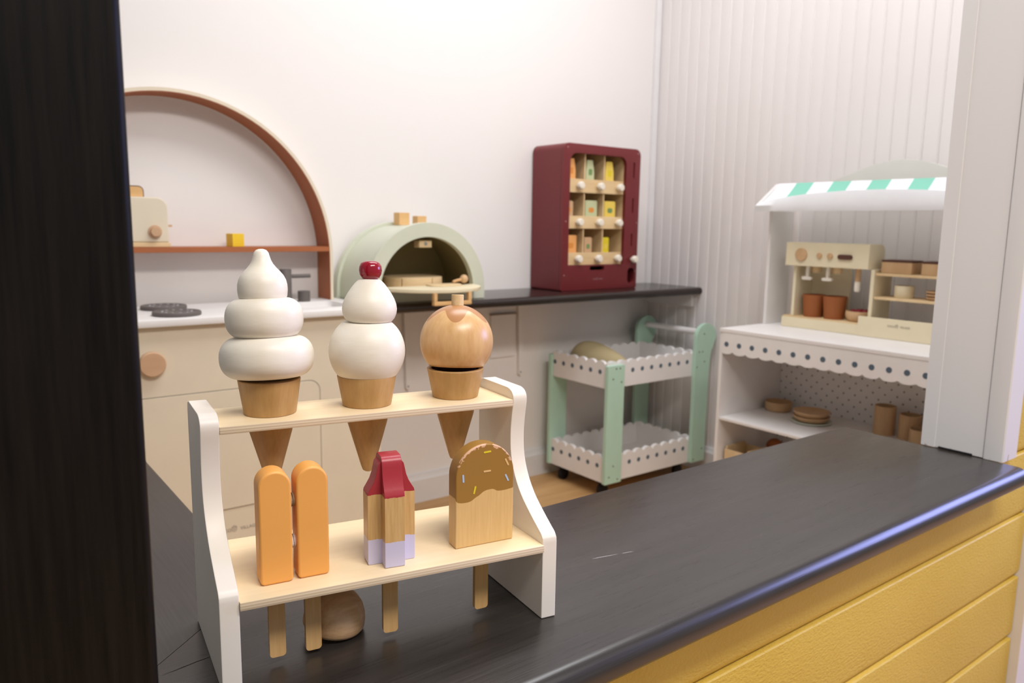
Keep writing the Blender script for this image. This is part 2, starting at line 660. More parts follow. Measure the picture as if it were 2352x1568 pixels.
struct(B('wall_back', (-0.8, XW + 0.1, YW, YW + 0.1, 0, 2.7), 'wall'), 'plain white back wall')
wr = struct(B('wall_right', (XW + 0.008, XW + 0.1, 0.66, YW, 0, 2.7), 'bead'), 'white beadboard right wall')
bw = 0.0515
i, y1, bead = 0, YW - 0.02, None
while y1 - bw > 0.68:
    if bead is None:
        prof = [(0, 0), (0, -0.0070), (0.0015, -0.0078), (0.0440, -0.0078), (0.0450, -0.0070), (0.0458, -0.0086), (0.0472, -0.0098), (0.0488, -0.0098), (0.0502, -0.0086), (0.0512, -0.0070), (0.0515, 0)]
        bead = Pz('beadboard', [(-p[0], p[1]) for p in prof], 0, 2.7, 'z', 'bead', wr)
        me = bead.data
        for v in me.vertices:                      # profile (across, proud) -> world (x proud of wall, y across)
            a, b, c = v.co
            v.co = (b, a, c)
        me.flip_normals()
        bead.location = (XW + 0.008, y1, 0)
    else:
        share(bead, wr, (XW + 0.008, y1, 0))
    y1 -= bw
t = struct(Pz('trim_1', [(XW - 0.022, YW), (XW - 0.020, YW - 0.012), (XW - 0.012, YW - 0.019), (XW - 0.001, YW - 0.022), (XW - 0.001, YW)], 0.76, 2.7, 'z', 'trim'),
           'white quarter-round moulding in the room corner')


def baseboard(name, a, b, label, axis):
    h = 0.105
    prof = [(0, 0), (0.018, 0), (0.018, h - 0.02), (0.012, h - 0.012), (0.010, h), (0, h)]
    if axis == 'x':
        return struct(Pz(name, [(YW - p, z) for p, z in prof], a, b, 'x', 'trim'), label)
    return struct(Pz(name, [(XW - p, z) for p, z in prof], a, b, 'y', 'trim'), label)


baseboard('baseboard_back', -0.5, XW - 0.02, 'white baseboard along the back wall', 'x')
baseboard('baseboard_right', 0.70, YW - 0.001, 'white baseboard along the beadboard wall', 'y')

# front wall with yellow lap siding, serving opening above the counter
SY = 0.545
wf = struct(B('wall_front', (-0.6, 1.90, SY + 0.02, 0.66, 0, 0.563), 'wall'), 'low front wall clad in yellow siding')
struct(B('wall_front_pier', (1.537, 2.66, SY + 0.02, 0.66, 0.563, 2.7), 'wall'), 'wall beside the serving window')
struct(B('wall_front_low', (1.901, 2.66, SY + 0.02, 0.66, 0, 0.562), 'wall'), 'wall beside the serving window')
gz, gh = 0.0595, 0.1333
for k in range(-1, 15):
    z0 = gz + gh * k
    z1 = z0 + gh
    if z0 < 0:
        z0 = 0.0
    xa, xb = (-0.6, 1.703) if k < 4 else (1.5755, 1.703)
    f = SY
    prof = [(f + 0.019, z0), (f + 0.011, z0), (f + 0.006, z0 + 0.004), (f + 0.002, z0 + 0.010), (f, z0 + 0.017), (f, z1 - 0.0025), (f + 0.0015, z1 - 0.0006), (f + 0.004, z1 - 0.0003), (f + 0.019, z1 - 0.0003)]
    if k == 3:
        # the plank that runs behind the counter nose
        bm = prism(bmesh.new(), prof[:5] + [(f, 0.5625), (f + 0.019, 0.5625)], xa, xb, 'x')
        prism(bm, [(f + 0.019, 0.5625), (f, 0.5625)] + prof[5:], 1.5160, xb, 'x')
        finish('siding_plank', bm, 'siding', wf)
        continue
    Pz('siding_plank', prof, xa, xb, 'x', 'siding', wf)
struct(B('trim_3', (1.7045, 1.80, 0.527, SY + 0.0195, 0, 2.7), 'trim', bevel=0.002), 'white corner board at the end of the yellow siding')

# white jamb and casing on the right of the opening
jb = thing('trim_2', 'white painted window jamb with scuffed foot on the counter', 'trim', (1.5145, 0.53, ZC + 0.0008))
del jb['category']
struct(jb)
B('caulk_gap', (-0.0009, 0.0029, 0.052, 0.112, 0, 0.0035), 'black', jb, bevel=0.0008)
B('jamb_board', (0.003, 0.022, 0.0345, 0.145, 0, 1.9), 'jamb', jb, bevel=0.001)
B('jamb_stop', (0.0005, 0.003, 0.119, 0.145, 0, 1.9), 'jamb', jb, bevel=0.0008)
Pz('casing', [(0.0, 0.002), (0.002, 0.0), (0.0605, 0.0), (0.0605, 0.0145), (0.0225, 0.0145), (0.0225, 0.034), (0.0035, 0.034), (0.0012, 0.0328), (0.0, 0.030)], 0, 1.9, 'z', 'jamb', jb)

# dark post on the left of the opening
po = struct(B('trim_4', (-0.16, 0.0982, 0.50, 0.60, ZC + 0.0005, 2.6), 'post', bevel=0.006, seg=4), 'black stained wooden post at the end of the counter')

# left half wall under the counter return
struct(B('wall_left', (0.02, 0.10, 0.661, 1.75, 0, 0.562), 'wall'), 'low white wall under the counter return')

# ------------------------------------------------------------------ serving counter
ct = thing('serving_counter', 'black stained L-shaped serving counter with rounded front edge', 'counter', (0, 0, ZC))
T = 0.036
IX, IY = 0.272, 0.838        # inner corner
OX, OY = -0.133, 0.487       # outer corner


def nose_profile(y0, y1):
    R = T / 2
    pts = [(y0 + R - R * math.sin(a), -R + R * math.cos(a)) for a in [PI * k / 14 for k in range(15)]]   # top to bottom around the nose
    r = 0.004
    back = [(y1, -T + r), (y1 - r * 0.3, -T + r * 0.3)][::-1] + [(y1, -r), (y1 - r * 0.3, -r * 0.3), (y1 - r, 0)]
    return pts + [(y1 - r, -T)] + back


def counter_leg(name, prof, x0fn, x1fn, mat, swap=False):
    bm = bmesh.new()
    lo, hi = [], []
    for y, z in prof:
        a, b = x0fn(y), x1fn(y)
        lo.append(bm.verts.new((a, y, z) if not swap else (y, a, z)))
        hi.append(bm.verts.new((b, y, z) if not swap else (y, b, z)))
    n = len(prof)
    for i in range(n):
        bm.faces.new((lo[i], lo[(i + 1) % n], hi[(i + 1) % n], hi[i]))
    bm.faces.new(lo)
    bm.faces.new(hi)
    return finish(name, bm, mat, ct)


mit = lambda y: OX + (y - OY) * (IX - OX) / (IY - OY)
imit = lambda x: OY + (x - OX) * (IY - OY) / (IX - OX)
counter_leg('counter_board', nose_profile(OY, IY), lambda y: mit(y) + 0.0005, lambda y: 1.514, 'counter')
counter_leg('counter_return', nose_profile(OX, IX), lambda x: imit(x) + 0.0005, lambda x: 1.75, 'counter_y', True)
# little wear marks
def sliver(name, p, q, w, mat, z=0.0002):
    d = Vector((q[0] - p[0], q[1] - p[1], 0))
    nrm = Vector((-d.y, d.x, 0)).normalized() * w
    bm = bmesh.new()
    k = 9
    top, bot = [], []
    for i in range(k):
        f = i / (k - 1)
        ww = math.sin(PI * (0.06 + 0.88 * f)) * random.uniform(0.5, 1.0)
        c = Vector((p[0], p[1], z)) + d * f + nrm * random.uniform(-0.6, 0.6)
        top.append(bm.verts.new(c + nrm * ww))
        bot.append(bm.verts.new(c - nrm * ww))
    for i in range(k - 1):
        bm.faces.new((top[i], top[i + 1], bot[i + 1], bot[i]))
    return finish(name, bm, mat, ct, smooth=0)


sliver('scratch', (0.632, 0.6611), (0.668, 0.6525), 0.0005, 'trim')
sliver('scratch', (0.674, 0.6510), (0.6906, 0.6468), 0.0004, 'trim')
sliver('crack', (0.139, 0.7045), (0.19, 0.712), 0.0006, 'black')

# ------------------------------------------------------------------ display stand
VA = math.radians(7)
LFx, LFy = 0.1756, 0.6434
SR = math.radians(-11.1)
SKX, SKY = math.cos(math.radians(94.1)), math.sin(math.radians(94.1))
SW = 0.333
stand = thing('ice_cream_stand', 'white wooden ice cream display stand with two birch plywood shelves', 'stand', (LFx, LFy, ZC + 0.0004), SR)


def skew(o):
    for v in o.data.vertices:
        w, d, z = v.co
        v.co = (w + SKX * d, SKY * d, z)
    return o


def wor(w, v, z=0):
    a, b = w + SKX * v, SKY * v
    return Vector((LFx + a * math.cos(SR) - b * math.sin(SR), LFy + a * math.sin(SR) + b * math.cos(SR), ZC + z))


def smooth_poly(ctrl, n=4):
    # Catmull-Rom through the control points (open)
    out = []
    for i in range(len(ctrl) - 1):
        p0 = ctrl[max(i - 1, 0)]
        p1, p2 = ctrl[i], ctrl[i + 1]
        p3 = ctrl[min(i + 2, len(ctrl) - 1)]
        for k in range(n):
            t = k / n
            out.append(tuple(0.5 * (2 * p1[j] + (p2[j] - p0[j]) * t + (2 * p0[j] - 5 * p1[j] + 4 * p2[j] - p3[j]) * t * t + (3 * p1[j] - p0[j] - 3 * p2[j] + p3[j]) * t ** 3) for j in (0, 1)))
    return out + [ctrl[-1]]


front = [(0.0, 0.0), (0.0, 0.083)] + smooth_poly([(0.0005, 0.0875), (0.004, 0.0925), (0.010, 0.0965), (0.028, 0.1085), (0.046, 0.1225), (0.060, 0.1400), (0.0685, 0.160), (0.0705, 0.183), (0.0685, 0.2035), (0.0655, 0.2200), (0.0665, 0.2275), (0.0715, 0.2325), (0.079, 0.2345)], 3)
side_prof = front + [(0.136, 0.2345), (0.1435, 0.2325), (0.146, 0.226), (0.1445, 0.0)]
TH = 0.0168
for x0 in (0.0, SW - TH):
    o = Pz('side_panel', side_prof, x0, x0 + TH, 'x', 'standwhite', stand, bevel=0.0011, seg=2, smooth=40)
    skew(o)
ZL, ZT = 0.0825, 0.223
lo_shelf = B('lower_shelf', (TH, SW - TH, -0.003, 0.1445, ZL - 0.0078, ZL), 'ply', stand, bevel=0.0006)
up_shelf = B('upper_shelf', (TH, SW - TH, 0.0655, 0.1435, ZT - 0.0074, ZT), 'ply', stand, bevel=0.0006)
CONES = [(0.0712, 0.1075), (0.1688, 0.1065), (0.2690, 0.109)]
bms = []
for w, v in CONES:
    b = lathe_bm([(0.0228, ZT - 0.03), (0.0228, ZT + 0.03)], 32)
    bmesh.ops.translate(b, verts=b.verts, vec=(w, v, 0))
    bms.append(b)
cut(up_shelf, bms)
POPS = {'o1': (0.0545, 0.0325), 'o2': (0.0883, 0.0345), 'rk': (0.1642, 0.0335), 'ch': (0.2638, 0.0353)}
bms = [box(bmesh.new(), w - 0.0086, w + 0.0086, v - 0.0042, v + 0.0042, ZL - 0.03, ZL + 0.03) for w, v in POPS.values()]
cut(lo_shelf, bms)
skew(up_shelf)
skew(lo_shelf)
# --- cones in the upper shelf
YTILT = math.radians(11)
vdir = Vector((wor(0, 1) - wor(0, 0)))


def cone(label, i, prof_top):
    w, v = CONES[i]
    p = wor(w, v, ZT)
    t = thing('ice_cream_cone', label, 'toy cone', p)
    prof = [(0.0, -0.0725), (0.003, -0.0722), (0.0055, -0.0705), (0.0072, -0.0660), (0.0205, -0.0185), (0.0222, -0.008), (0.0224, 0.0004), (0.0250, 0.0008), (0.0253, 0.0018)] + prof_top
    L('cone', prof, 'cone', t, seg=56)
    return t


# soft-serve swirl
top = 0.0348
t = cone('three-tier ivory soft-serve swirl in a wooden cone on the stand', 0, [(0.0300, top - 0.0006), (0.0296, top), (0.0, top)])


def tilted(o, z, ang, azim=0.0):
    o.location = (o.location.x, o.location.y, z)
    # lean so that the seam rises towards the customer side
    o.rotation_mode = 'XYZ'
    o.rotation_euler = (-ang, 0, SR + azim)
    return o


def tier(name, R, h, flat, parent, x=0.0, p=2.3, n=22):
    # superellipse bun: flat bottom/top discs of radius flat*R
    prof = [(0, 0)]
    for k in range(n + 1):
        a = -PI / 2 + PI * k / n
        c, s = math.cos(a), math.sin(a)
        r = flat * R + (1 - flat) * R * abs(c) ** (2 / p)
        z = h / 2 + h / 2 * math.copysign(abs(s) ** (2 / p), s)
        prof.append((r, z))
    prof.append((0, h))
    return L(name, prof, 'ivory', parent, (x, 0, 0), seg=64, smooth=60)


b = tier('soft_serve_tier', 0.0448, 0.0415, 0.55, t, -0.001)
tilted(b, top + 0.0004, 0.10)
b = tier('soft_serve_tier', 0.0368, 0.0400, 0.5, t, -0.0025)
tilted(b, top + 0.0395, 0.08)
prof = [(0, 0), (0.0205, 0.0005), (0.0228, 0.0045), (0.0234, 0.0105), (0.0232, 0.0155), (0.0222, 0.0200), (0.0200, 0.0245), (0.0170, 0.0282), (0.0135, 0.0320), (0.0108, 0.0355), (0.0090, 0.0390), (0.0078, 0.0430), (0.0068, 0.0465), (0.0050, 0.0488), (0.0025, 0.0498), (0, 0.05)]
b = L('soft_serve_peak', prof, 'ivory', t, (-0.0035, 0, 0), seg=56, smooth=60)
tilted(b, top + 0.0765, 0.07)

# double scoop with cherry
t = cone('wooden cone with two ivory scoops and a shiny red cherry', 1, [(0.0304, 0.0312), (0.0302, 0.0318), (0.0285, 0.0318), (0.0, 0.0275)])
R = 0.0390


def ball_prof(R, zc, z0, z1, n=26):
    a0, a1 = math.asin((z0 - zc) / R), math.asin((z1 - zc) / R)
    pr = [(0, z0)]
    for k in range(n + 1):
        a = a0 + (a1 - a0) * k / n
        pr.append((R * math.cos(a), zc + R * math.sin(a)))
    pr.append((0, z1))
    return pr


L('scoop', ball_prof(R, 0.0565, 0.0292, 0.0870), 'ivory', t, (0.0008, 0, 0), seg=64, smooth=60)
prof = [(0, 0), (0.0200, 0.0002), (0.0228, 0.0014), (0.0256, 0.0048), (0.0274, 0.0095), (0.0279, 0.0140), (0.0272, 0.0190), (0.0252, 0.0245), (0.0222, 0.0300), (0.0185, 0.0355), (0.0150, 0.0400), (0.0118, 0.0432), (0.0085, 0.0447), (0, 0.045)]
sc = L('upper_scoop', prof, 'ivory', t, (0.0035, -0.001, 0.0862), seg=64, smooth=60)
sc.rotation_euler = (-0.03, 0.02, SR)
ch = L('cherry', [(0, 0), (0.0060, 0.0003), (0.0090, 0.0020), (0.0110, 0.0055), (0.0116, 0.0095), (0.0112, 0.0135), (0.0096, 0.0168), (0.0068, 0.0186), (0.0035, 0.0192), (0, 0.0192)], 'red', t, (0.0052, -0.001, 0.1300), seg=40, smooth=60)
L('pin_hole', [(0, 0), (0.0009, 0), (0.0009, 0.0012), (0, 0.0012)], 'darkhole', t, (0.0035 + 0.0015, -0.0205, 0.1152), (1.0, 0, 0), seg=10)

# single glazed scoop, lid tipped open
t = cone('wooden cone with tilted caramel-glazed beech scoop and peg stem', 2, [(0.0312, 0.0312), (0.0309, 0.0318), (0.0262, 0.0318), (0.0255, 0.0280), (0.0, 0.0280)])
L('inner_plug', [(0, 0.0281), (0.0235, 0.0281), (0.0235, 0.0350), (0, 0.0350)], 'darkhole', t, seg=40)
g = L('scoop', ball_prof(0.0402, 0.0270, 0.0, 0.0668), 'glaze', t, (0.002, 0.0015, 0.0333), seg=64, smooth=60)
g.rotation_euler = (-0.09, 0.055, SR)
pg = L('peg_stem', [(0, 0), (0.0068, 0), (0.0068, 0.0125), (0.0063, 0.0131), (0, 0.0131)], 'endgrain', g, (0, 0, 0.0652), seg=24)


# --- popsicles in the lower shelf
PR = math.radians(-9.5)


def pop_at(key, label, name, rot=PR):
    w, v = POPS[key]
    p = wor(w, v, ZL)
    return thing(name, label, 'toy popsicle', (p.x, p.y, p.z + 0.0005), rot)


def stick(parent, w=0.0150, d=0.0056, top=0.004, bot=-0.0775):
    pl = rrect(-w / 2, w / 2, bot, top, (0.0035, 0.0035, 0.0002, 0.0002), 4)
    return Pz('stick', pl, -d / 2, d / 2, 'y', 'stick', parent, bevel=0.0007)


def orange_pop(key, label, dots):
    t = pop_at(key, label, 'orange_popsicle')
    hw, D, Hh = 0.0146, 0.0118, 0.1062
    pl = [(-hw + 0.003, 0), (hw - 0.003, 0), (hw - 0.0009, 0.0009), (hw, 0.003)] + [(hw * math.cos(a), Hh - hw + hw * math.sin(a)) for a in [PI * k / 20 for k in range(21)]] + [(-hw, 0.003), (-hw + 0.0009, 0.0009)]
    Pz('bar', pl, -D, D, 'y', 'orange', t, bevel=0.0024, seg=4, smooth=60)
    stick(t, bot=-0.0765 if key == 'o1' else -0.0785)
    for z in (0.074, 0.034):
        L('velcro_dot', [(0, 0), (0.0062, 0), (0.0066, 0.0008), (0.0062, 0.0019), (0, 0.0021)], 'velcro' if z < 0.05 else 'velcro_dark', t, ((-hw if dots < 0 else hw), 0.0, z), (0, dots * PI / 2, 0), seg=20)
    return t


orange_pop('o1', 'orange popsicle bar standing next to the white end panel', 1)
orange_pop('o2', 'orange popsicle bar between the other orange bar and rocket pop', -1)

# rocket popsicle: four ribs around a core
t = pop_at('rk', 'red, wood and lavender rocket-shaped popsicle with four ribs', 'rocket_popsicle', math.radians(-14))
RH = 0.1072
rad = [(0.0, 0.0225), (0.001, 0.0233), (0.0695, 0.0233), (0.0725, 0.0228), (0.077, 0.0203), (0.083, 0.0172), (0.090, 0.0149), (0.097, 0.0136), (0.102, 0.0126), (0.1050, 0.0105), (RH, 0.0070)]
hw = 0.0098
for k, dz in ((1, 0.0), (0, -0.0035)):
    pl = [(r, z if z < 0.07 else z + dz * (z - 0.07) / 0.037) for z, r in rad]
    pl = pl + [(-r, z) for r, z in pl[::-1]]
    rb = Pz('rib', pl, -hw, hw, 'y', 'rocket', t, bevel=0.0017, seg=2, rot=(0, 0, k * PI / 2))
stick(t, bot=-0.0775)

# chocolate-dipped popsicle
t = pop_at('ch', 'round-topped wooden popsicle dipped in brown glaze with sprinkles', 'dipped_popsicle')
hw, D, Hh = 0.0328, 0.0095, 0.1068
pl = [(-hw, 0), (hw, 0)] + [(hw * math.cos(a), Hh - hw + hw * math.sin(a)) for a in [PI * k / 28 for k in range(29)]]
o = Pz('bar', pl, -D, D, 'y', 'choc', t, bevel=0.0014, seg=3, smooth=50)
for v in o.data.vertices:
    v.co.y += D
o.location = (0, -D, 0)
stick(t, 0.0152, bot=-0.0745)
for x, z, a, mt in ((0.002, 0.0985, -0.05, 'sp_yellow'), (0.0245, 0.0850, 1.10, 'sp_tan'), (0.002, 0.0782, 0.0, 'sp_tan'), (-0.0248, 0.0738, 1.50, 'sp_blue'), (0.0247, 0.0682, 1.12, 'sp_blue'), (-0.0120, 0.0600, -1.33, 'sp_yellow')):
    Pz('sprinkle', rrect(-0.0042, 0.0042, -0.0009, 0.0009, 0.0008, 3), -0.00035, 0.0, 'y', mt, t, loc=(x, -D, z), rot=(0, a, 0))

# loose wooden half scoop lying under the lower shelf
p = wor(0.117, 0.068)
pr = [(0.0, 0.006), (0.026, 0.002), (0.0300, 0.003), (0.0318, 0.0065), (0.0318, 0.0125), (0.0303, 0.0210), (0.0270, 0.0295), (0.0215, 0.0370), (0.0140, 0.0420), (0.006, 0.0440), (0, 0.0442)]
o = L('wooden_scoop', pr, 'driftwood', None, (p.x, p.y, ZC + 0.004), (0.14, 0.10, 0.2), seg=48, smooth=50)
o.scale = (0.97, 0.97, 0.92)
tag(o, 'loose bare wooden half scoop lying on the counter under the stand', 'toy scoop')

# ------------------------------------------------------------------ black wall shelf and brackets
sh = thing('wall_shelf', 'glossy dark brown wall shelf under the vending machine', 'shelf', (0, 0, 0.768))
R = 0.015
prof = [(2.062 + R - R * math.sin(a), -R + R * math.cos(a)) for a in [PI * k / 12 for k in range(13)]] + [(YW - 0.0005, -2 * R), (YW - 0.0005, 0)]
Pz('shelf_board', prof, 1.052, XW - 0.0005, 'x', 'shelfblack', sh)
for x, lb in ((1.83, 'white tapered shelf bracket beside the small wall panel'), (1.325, 'white tapered shelf bracket under the pizza oven')):
    t = thing('shelf_bracket', lb, 'bracket', (x, YW, 0.737), 0, 'brackets under the wall shelf')
    Pz('upright', [(-0.016, -0.002), (0.016, -0.002), (0.010, -0.20), (0.0075, -0.305), (0.0, -0.312), (-0.0075, -0.305), (-0.010, -0.20)], -0.016, -0.0005, 'y', 'white', t, bevel=0.001)
    Pz('arm', [(-0.014, -0.0165), (0.014, -0.0165), (0.008, -0.24), (-0.008, -0.24)], -0.006, -0.001, 'z', 'white', t, bevel=0.001)
    L('screw', [(0, 0), (0.0035, 0), (0.003, 0.0015), (0, 0.002)], 'metal', t, (0, -0.016, -0.298), (PI / 2, 0, 0), seg=12)
t = thing('wall_panel', 'small white access panel on the wall under the shelf', 'panel', (1.748, YW, 0.505))
B('panel_board', (-0.058, 0.058, -0.008, -0.0005, 0, 0.165), 'wall', t, bevel=0.001)
B('top_edge', (-0.060, 0.060, -0.011, -0.0005, 0.1652, 0.171), 'groove', t, bevel=0.0005)
struct(B('trim_5', (XW - 0.022, XW - 0.0005, 2.10, YW - 0.001, 0.686, 0.737), 'trim', bevel=0.001), 'white support strip under the shelf on the beadboard wall')

# ------------------------------------------------------------------ play kitchen
KX = 0.554
kt = thing('play_kitchen', 'cream wooden play kitchen with brown arched back and white worktop', 'play kitchen', (KX, 2.02, 0))
KH = 0.489
B('body', (-KH, KH, 0.0, 0.322, 0.0, 0.7505), 'cream', kt, bevel=0.003)
wt = B('worktop', (-KH - 0.004, KH + 0.004, -0.020, 0.322, 0.751, 0.770), 'white', kt, bevel=0.003)
cut(wt, [prism(bmesh.new(), rrect(0.235, 0.435, 0.055, 0.225, 0.02), 0.70, 0.80, 'z')])
bm = prism(bmesh.new(), rrect(0.2352, 0.4348, 0.0552, 0.2248, 0.02), 0.7512, 0.7535, 'z')
finish('sink_basin', bm, 'white', kt)
# door and drawer outlines: groove shadow painted as thin strips laid on the front
def outline(name, pts, w, parent, y, mat='groove'):
    bm = bmesh.new()
    for (a, b) in zip(pts, pts[1:]):
        d = Vector((b[0] - a[0], b[1] - a[1])).normalized()
        nx, nz = -d.y * w, d.x * w
        e = d * w * 0.5
        q = [(a[0] - e.x + nx, a[1] - e.y + nz), (b[0] + e.x + nx, b[1] + e.y + nz), (b[0] + e.x - nx, b[1] + e.y - nz), (a[0] - e.x - nx, a[1] - e.y - nz)]
        bm.faces.new([bm.verts.new((x, y, z)) for x, z in q])
    return finish(name, bm, mat, parent, smooth=0)


dx0, dx1, dz0, dz1 = -0.298, 0.2985, 0.2485, 0.5735
pn = rrect(dx0 + 0.0014, dx1 - 0.0014, dz0 + 0.0014, dz1 - 0.0014, (0.004, 0.004, 0.030, 0.030), 6)
dr = Pz('oven_door', pn, -0.0022, 0.001, 'y', 'cream', kt, bevel=0.0006, seg=1)
pn2 = rrect(dx0, dx1, dz0, dz1, (0.004, 0.004, 0.031, 0.031), 6)
outline('door_gap', pn2 + [pn2[0]], 0.0013, dr, -0.0004)
for x in (-0.137, 0.02, 0.137)[:1]:
    kn = L('knob', [(0, 0), (0.027, 0), (0.0305, 0.003), (0.0310, 0.016), (0.0285, 0.019), (0, 0.0195)], 'peachwood', kt, (x, -0.0003, 0.660), (PI / 2, 0, 0), seg=40)
logo(kt, 0.0125, (0.049, -0.0006, 0.188), FACE_S, 'greytext')
# arch
RO, AY0, AY1 = 0.4575, 0.25, 0.3455
outer = archpoly(0, 0.7705, 0.905, RO, 56)
mid = archpoly(0, 0.7705, 0.905, RO - 0.0095, 56)
inn = archpoly(0, 0.7705, 0.905, RO - 0.0112, 56)
ring_prism('arch_frame', outer, mid, AY0, AY1, 'y', 'cream', kt)
ring_prism('arch_lining', mid, inn, AY0 + 0.0004, AY1, 'y', 'terracotta', kt)
B('arch_shelf', (-RO + 0.0115, RO - 0.0115, AY0 + 0.001, AY1, 0.9215, 0.9365), 'terracotta', kt, bevel=0.001)
# burners
for x, y in ((-0.052, 0.222), (-0.057, 0.062)):
    bu = L('burner', [(0, 0), (0.057, 0), (0.059, 0.002), (0.059, 0.008), (0.0565, 0.0105), (0.048, 0.0105), (0.046, 0.0092), (0, 0.0092)], 'charcoal', kt, (x, y, 0.7702), seg=48)
    for k in range(12):
        a = 2 * PI * k / 12
        q = L('burner_boss', [(0, 0), (0.0042, 0), (0.0036, 0.0012), (0, 0.0014)], 'metal', bu, (0.036 * math.cos(a), 0.036 * math.sin(a), 0.0092), seg=10)
# tap
fa = L('tap', [(0, 0), (0.0175, 0), (0.0175, 0.0990), (0.0165, 0.1005), (0, 0.1005)], 'charcoal', kt, (0.296, 0.232, 0.7702), seg=28)
Pz('spout', rrect(-0.006, 0.006, -0.0058, 0.0058, 0.0055, 4), 0.016, 0.077, 'x', 'charcoal', fa, loc=(0, 0, 0.0785))
L('tap_handle', [(0, 0), (0.0185, 0), (0.0185, 0.031), (0.0175, 0.032), (0, 0.032)], 'charcoal', kt, (0.357, 0.2435, 0.7702), seg=28)

# toaster on the arch shelf, slice of toast in it, yellow block
zs = 0.9367
tt = thing('toy_toaster', 'cream toy toaster with round wooden knob on brown shelf', 'toaster', (0.470, 2.314, zs))
Pz('body', rrect(-0.066, 0.066, 0.013, 0.135, (0.004, 0.004, 0.028, 0.028), 6), -0.026, 0.026, 'y', 'cream', tt, bevel=0.004, seg=3)
B('base', (-0.069, 0.069, -0.029, 0.029, 0.0, 0.0128), 'oak', tt, bevel=0.002)
kn = L('knob', [(0, 0), (0.0175, 0), (0.0175, 0.004), (0.0135, 0.0045), (0.0135, 0.016), (0.012, 0.0175), (0, 0.018)], 'peachwood', tt, (0.030, -0.0262, 0.042), (PI / 2, 0, 0), seg=28)
Pz('lever', rrect(0, 0.014, -0.003, 0.003, 0.002, 3), -0.006, 0.006, 'y', 'pk_tan', tt, loc=(0.0662, 0, 0.058))
tb = thing('toast_slice', 'wooden toast slice with brown crust sticking out of toaster', 'toy toast', (0.437, 2.314, zs + 0.1352))
pl = rrect(-0.045, 0.045, 0.0, 0.030, (0.001, 0.001, 0.014, 0.014), 5)
Pz('crumb', rrect(-0.0425, 0.0425, 0.0005, 0.0275, (0.001, 0.001, 0.012, 0.012), 5), -0.0065, 0.0065, 'y', 'chimney', tb)
Pz('crust', pl, -0.005, 0.005, 'y', 'brownlid', tb, bevel=0.001)
B('toy_block', (-0.0185, 0.0185, -0.0185, 0.0185, 0, 0.038), 'yellowblock', None, bevel=0.0015, loc=(0.722, 2.306, zs), rot=(0, 0, math.radians(12)))
tag(bpy.data.objects['toy_block'], 'small yellow wooden cube on brown kitchen shelf', 'block')

# ------------------------------------------------------------------ pizza oven
OXc, OYf = 1.264, 2.11
zb = 0.7683
ov = thing('pizza_oven', 'sage green domed toy pizza oven with open front door', 'toy oven', (OXc, OYf, zb))
ro, ri, zc = 0.2165, 0.171, 0.031
N = 40
ring_prism('front_arch', archpoly(0, 0, zc, ro, N), archpoly(0, 0, zc, ri, N), 0, 0.024, 'y', 'sage', ov, bevel=0.0015)
ring_prism('dome', archpoly(0, 0, zc, ro - 0.010, N), archpoly(0, 0, zc, ro - 0.018, N), 0.0242, 0.2138, 'y', 'sage', ov)
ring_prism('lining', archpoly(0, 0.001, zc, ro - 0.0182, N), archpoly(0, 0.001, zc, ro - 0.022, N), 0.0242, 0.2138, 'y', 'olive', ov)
bp = Pz('back_panel', archpoly(0, 0, zc, ro, N), 0.214, 0.238, 'y', 'sage', ov, bevel=0.0015)
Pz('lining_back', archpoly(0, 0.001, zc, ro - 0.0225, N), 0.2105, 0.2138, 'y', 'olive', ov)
B('oven_floor', (-0.1705, 0.1705, 0.001, 0.21, 0.030, 0.038), 'palewood', ov)
B('front_sill', (-0.1705, 0.1705, 0.002, 0.020, 0.0, 0.0298), 'sage', ov)
B('lamp_block', (-0.020, 0.026, 0.0245, 0.060, 0.168, 0.1905), 'palewood', ov, bevel=0.002)
L('lamp_screw', [(0, 0), (0.006, 0), (0.005, 0.001), (0, 0.0015)], 'metal', ov, (0.003, 0.0243, 0.180), (PI / 2, 0, 0), seg=16)
dp = [(0.168 * math.cos(a), -0.158 * math.sin(a)) for a in [PI * k / 30 for k in range(31)]]
dd = Pz('door', dp[::-1], 0.0375, 0.049, 'z', 'cream_yellow', ov, bevel=0.002, loc=(0, -0.0005, 0))
for x in (-0.0655, 0.0575):
    B('handle_post', (x - 0.0055, x + 0.0055, -0.150, -0.136, 0.012, 0.0372), 'chimney', dd, bevel=0.001)
B('handle_bar', (-0.071, 0.063, -0.151, -0.135, 0.000, 0.0118), 'chimney', dd, bevel=0.002)
for x in (-0.192, 0.192):
    L('screw', [(0, 0), (0.0032, 0), (0, 0.001)], 'metal', ov, (x, 0, 0.03), (PI / 2, 0, 0), seg=10)
for lb, y, s, h in (('larger wooden chimney block on the oven roof, by the wall', 2.285, 0.0195, 0.041), ('smaller wooden chimney block on the oven roof, behind the front arch', 2.168, 0.0165, 0.030)):
    o = B('chimney_block', (-s, s, -s, s, 0, h), 'chimney', ov, bevel=0.0015, loc=(0, y - OYf, 0.2375))
    o['label'] = lb
# pizza in wedges on the oven floor
pz = zb + 0.0384
for k in range(6):
    a0 = math.radians(-78 + 60 * k)
    pts = [(0, 0)] + [(0.0965 * math.cos(a0 + PI / 3 * j / 8), 0.0965 * math.sin(a0 + PI / 3 * j / 8)) for j in range(9)]
    mid_a = a0 + PI / 6
    o = Pz('pizza_slice', pts, 0, 0.034, 'z', 'palewood', None, bevel=0.001, loc=(1.262 + 0.0032 * math.cos(mid_a), 2.2165 + 0.0032 * math.sin(mid_a), pz))
    tag(o, 'thick pale wooden wedge of the round toy pizza in the oven', 'toy pizza', 'pizza wedges in the toy oven')
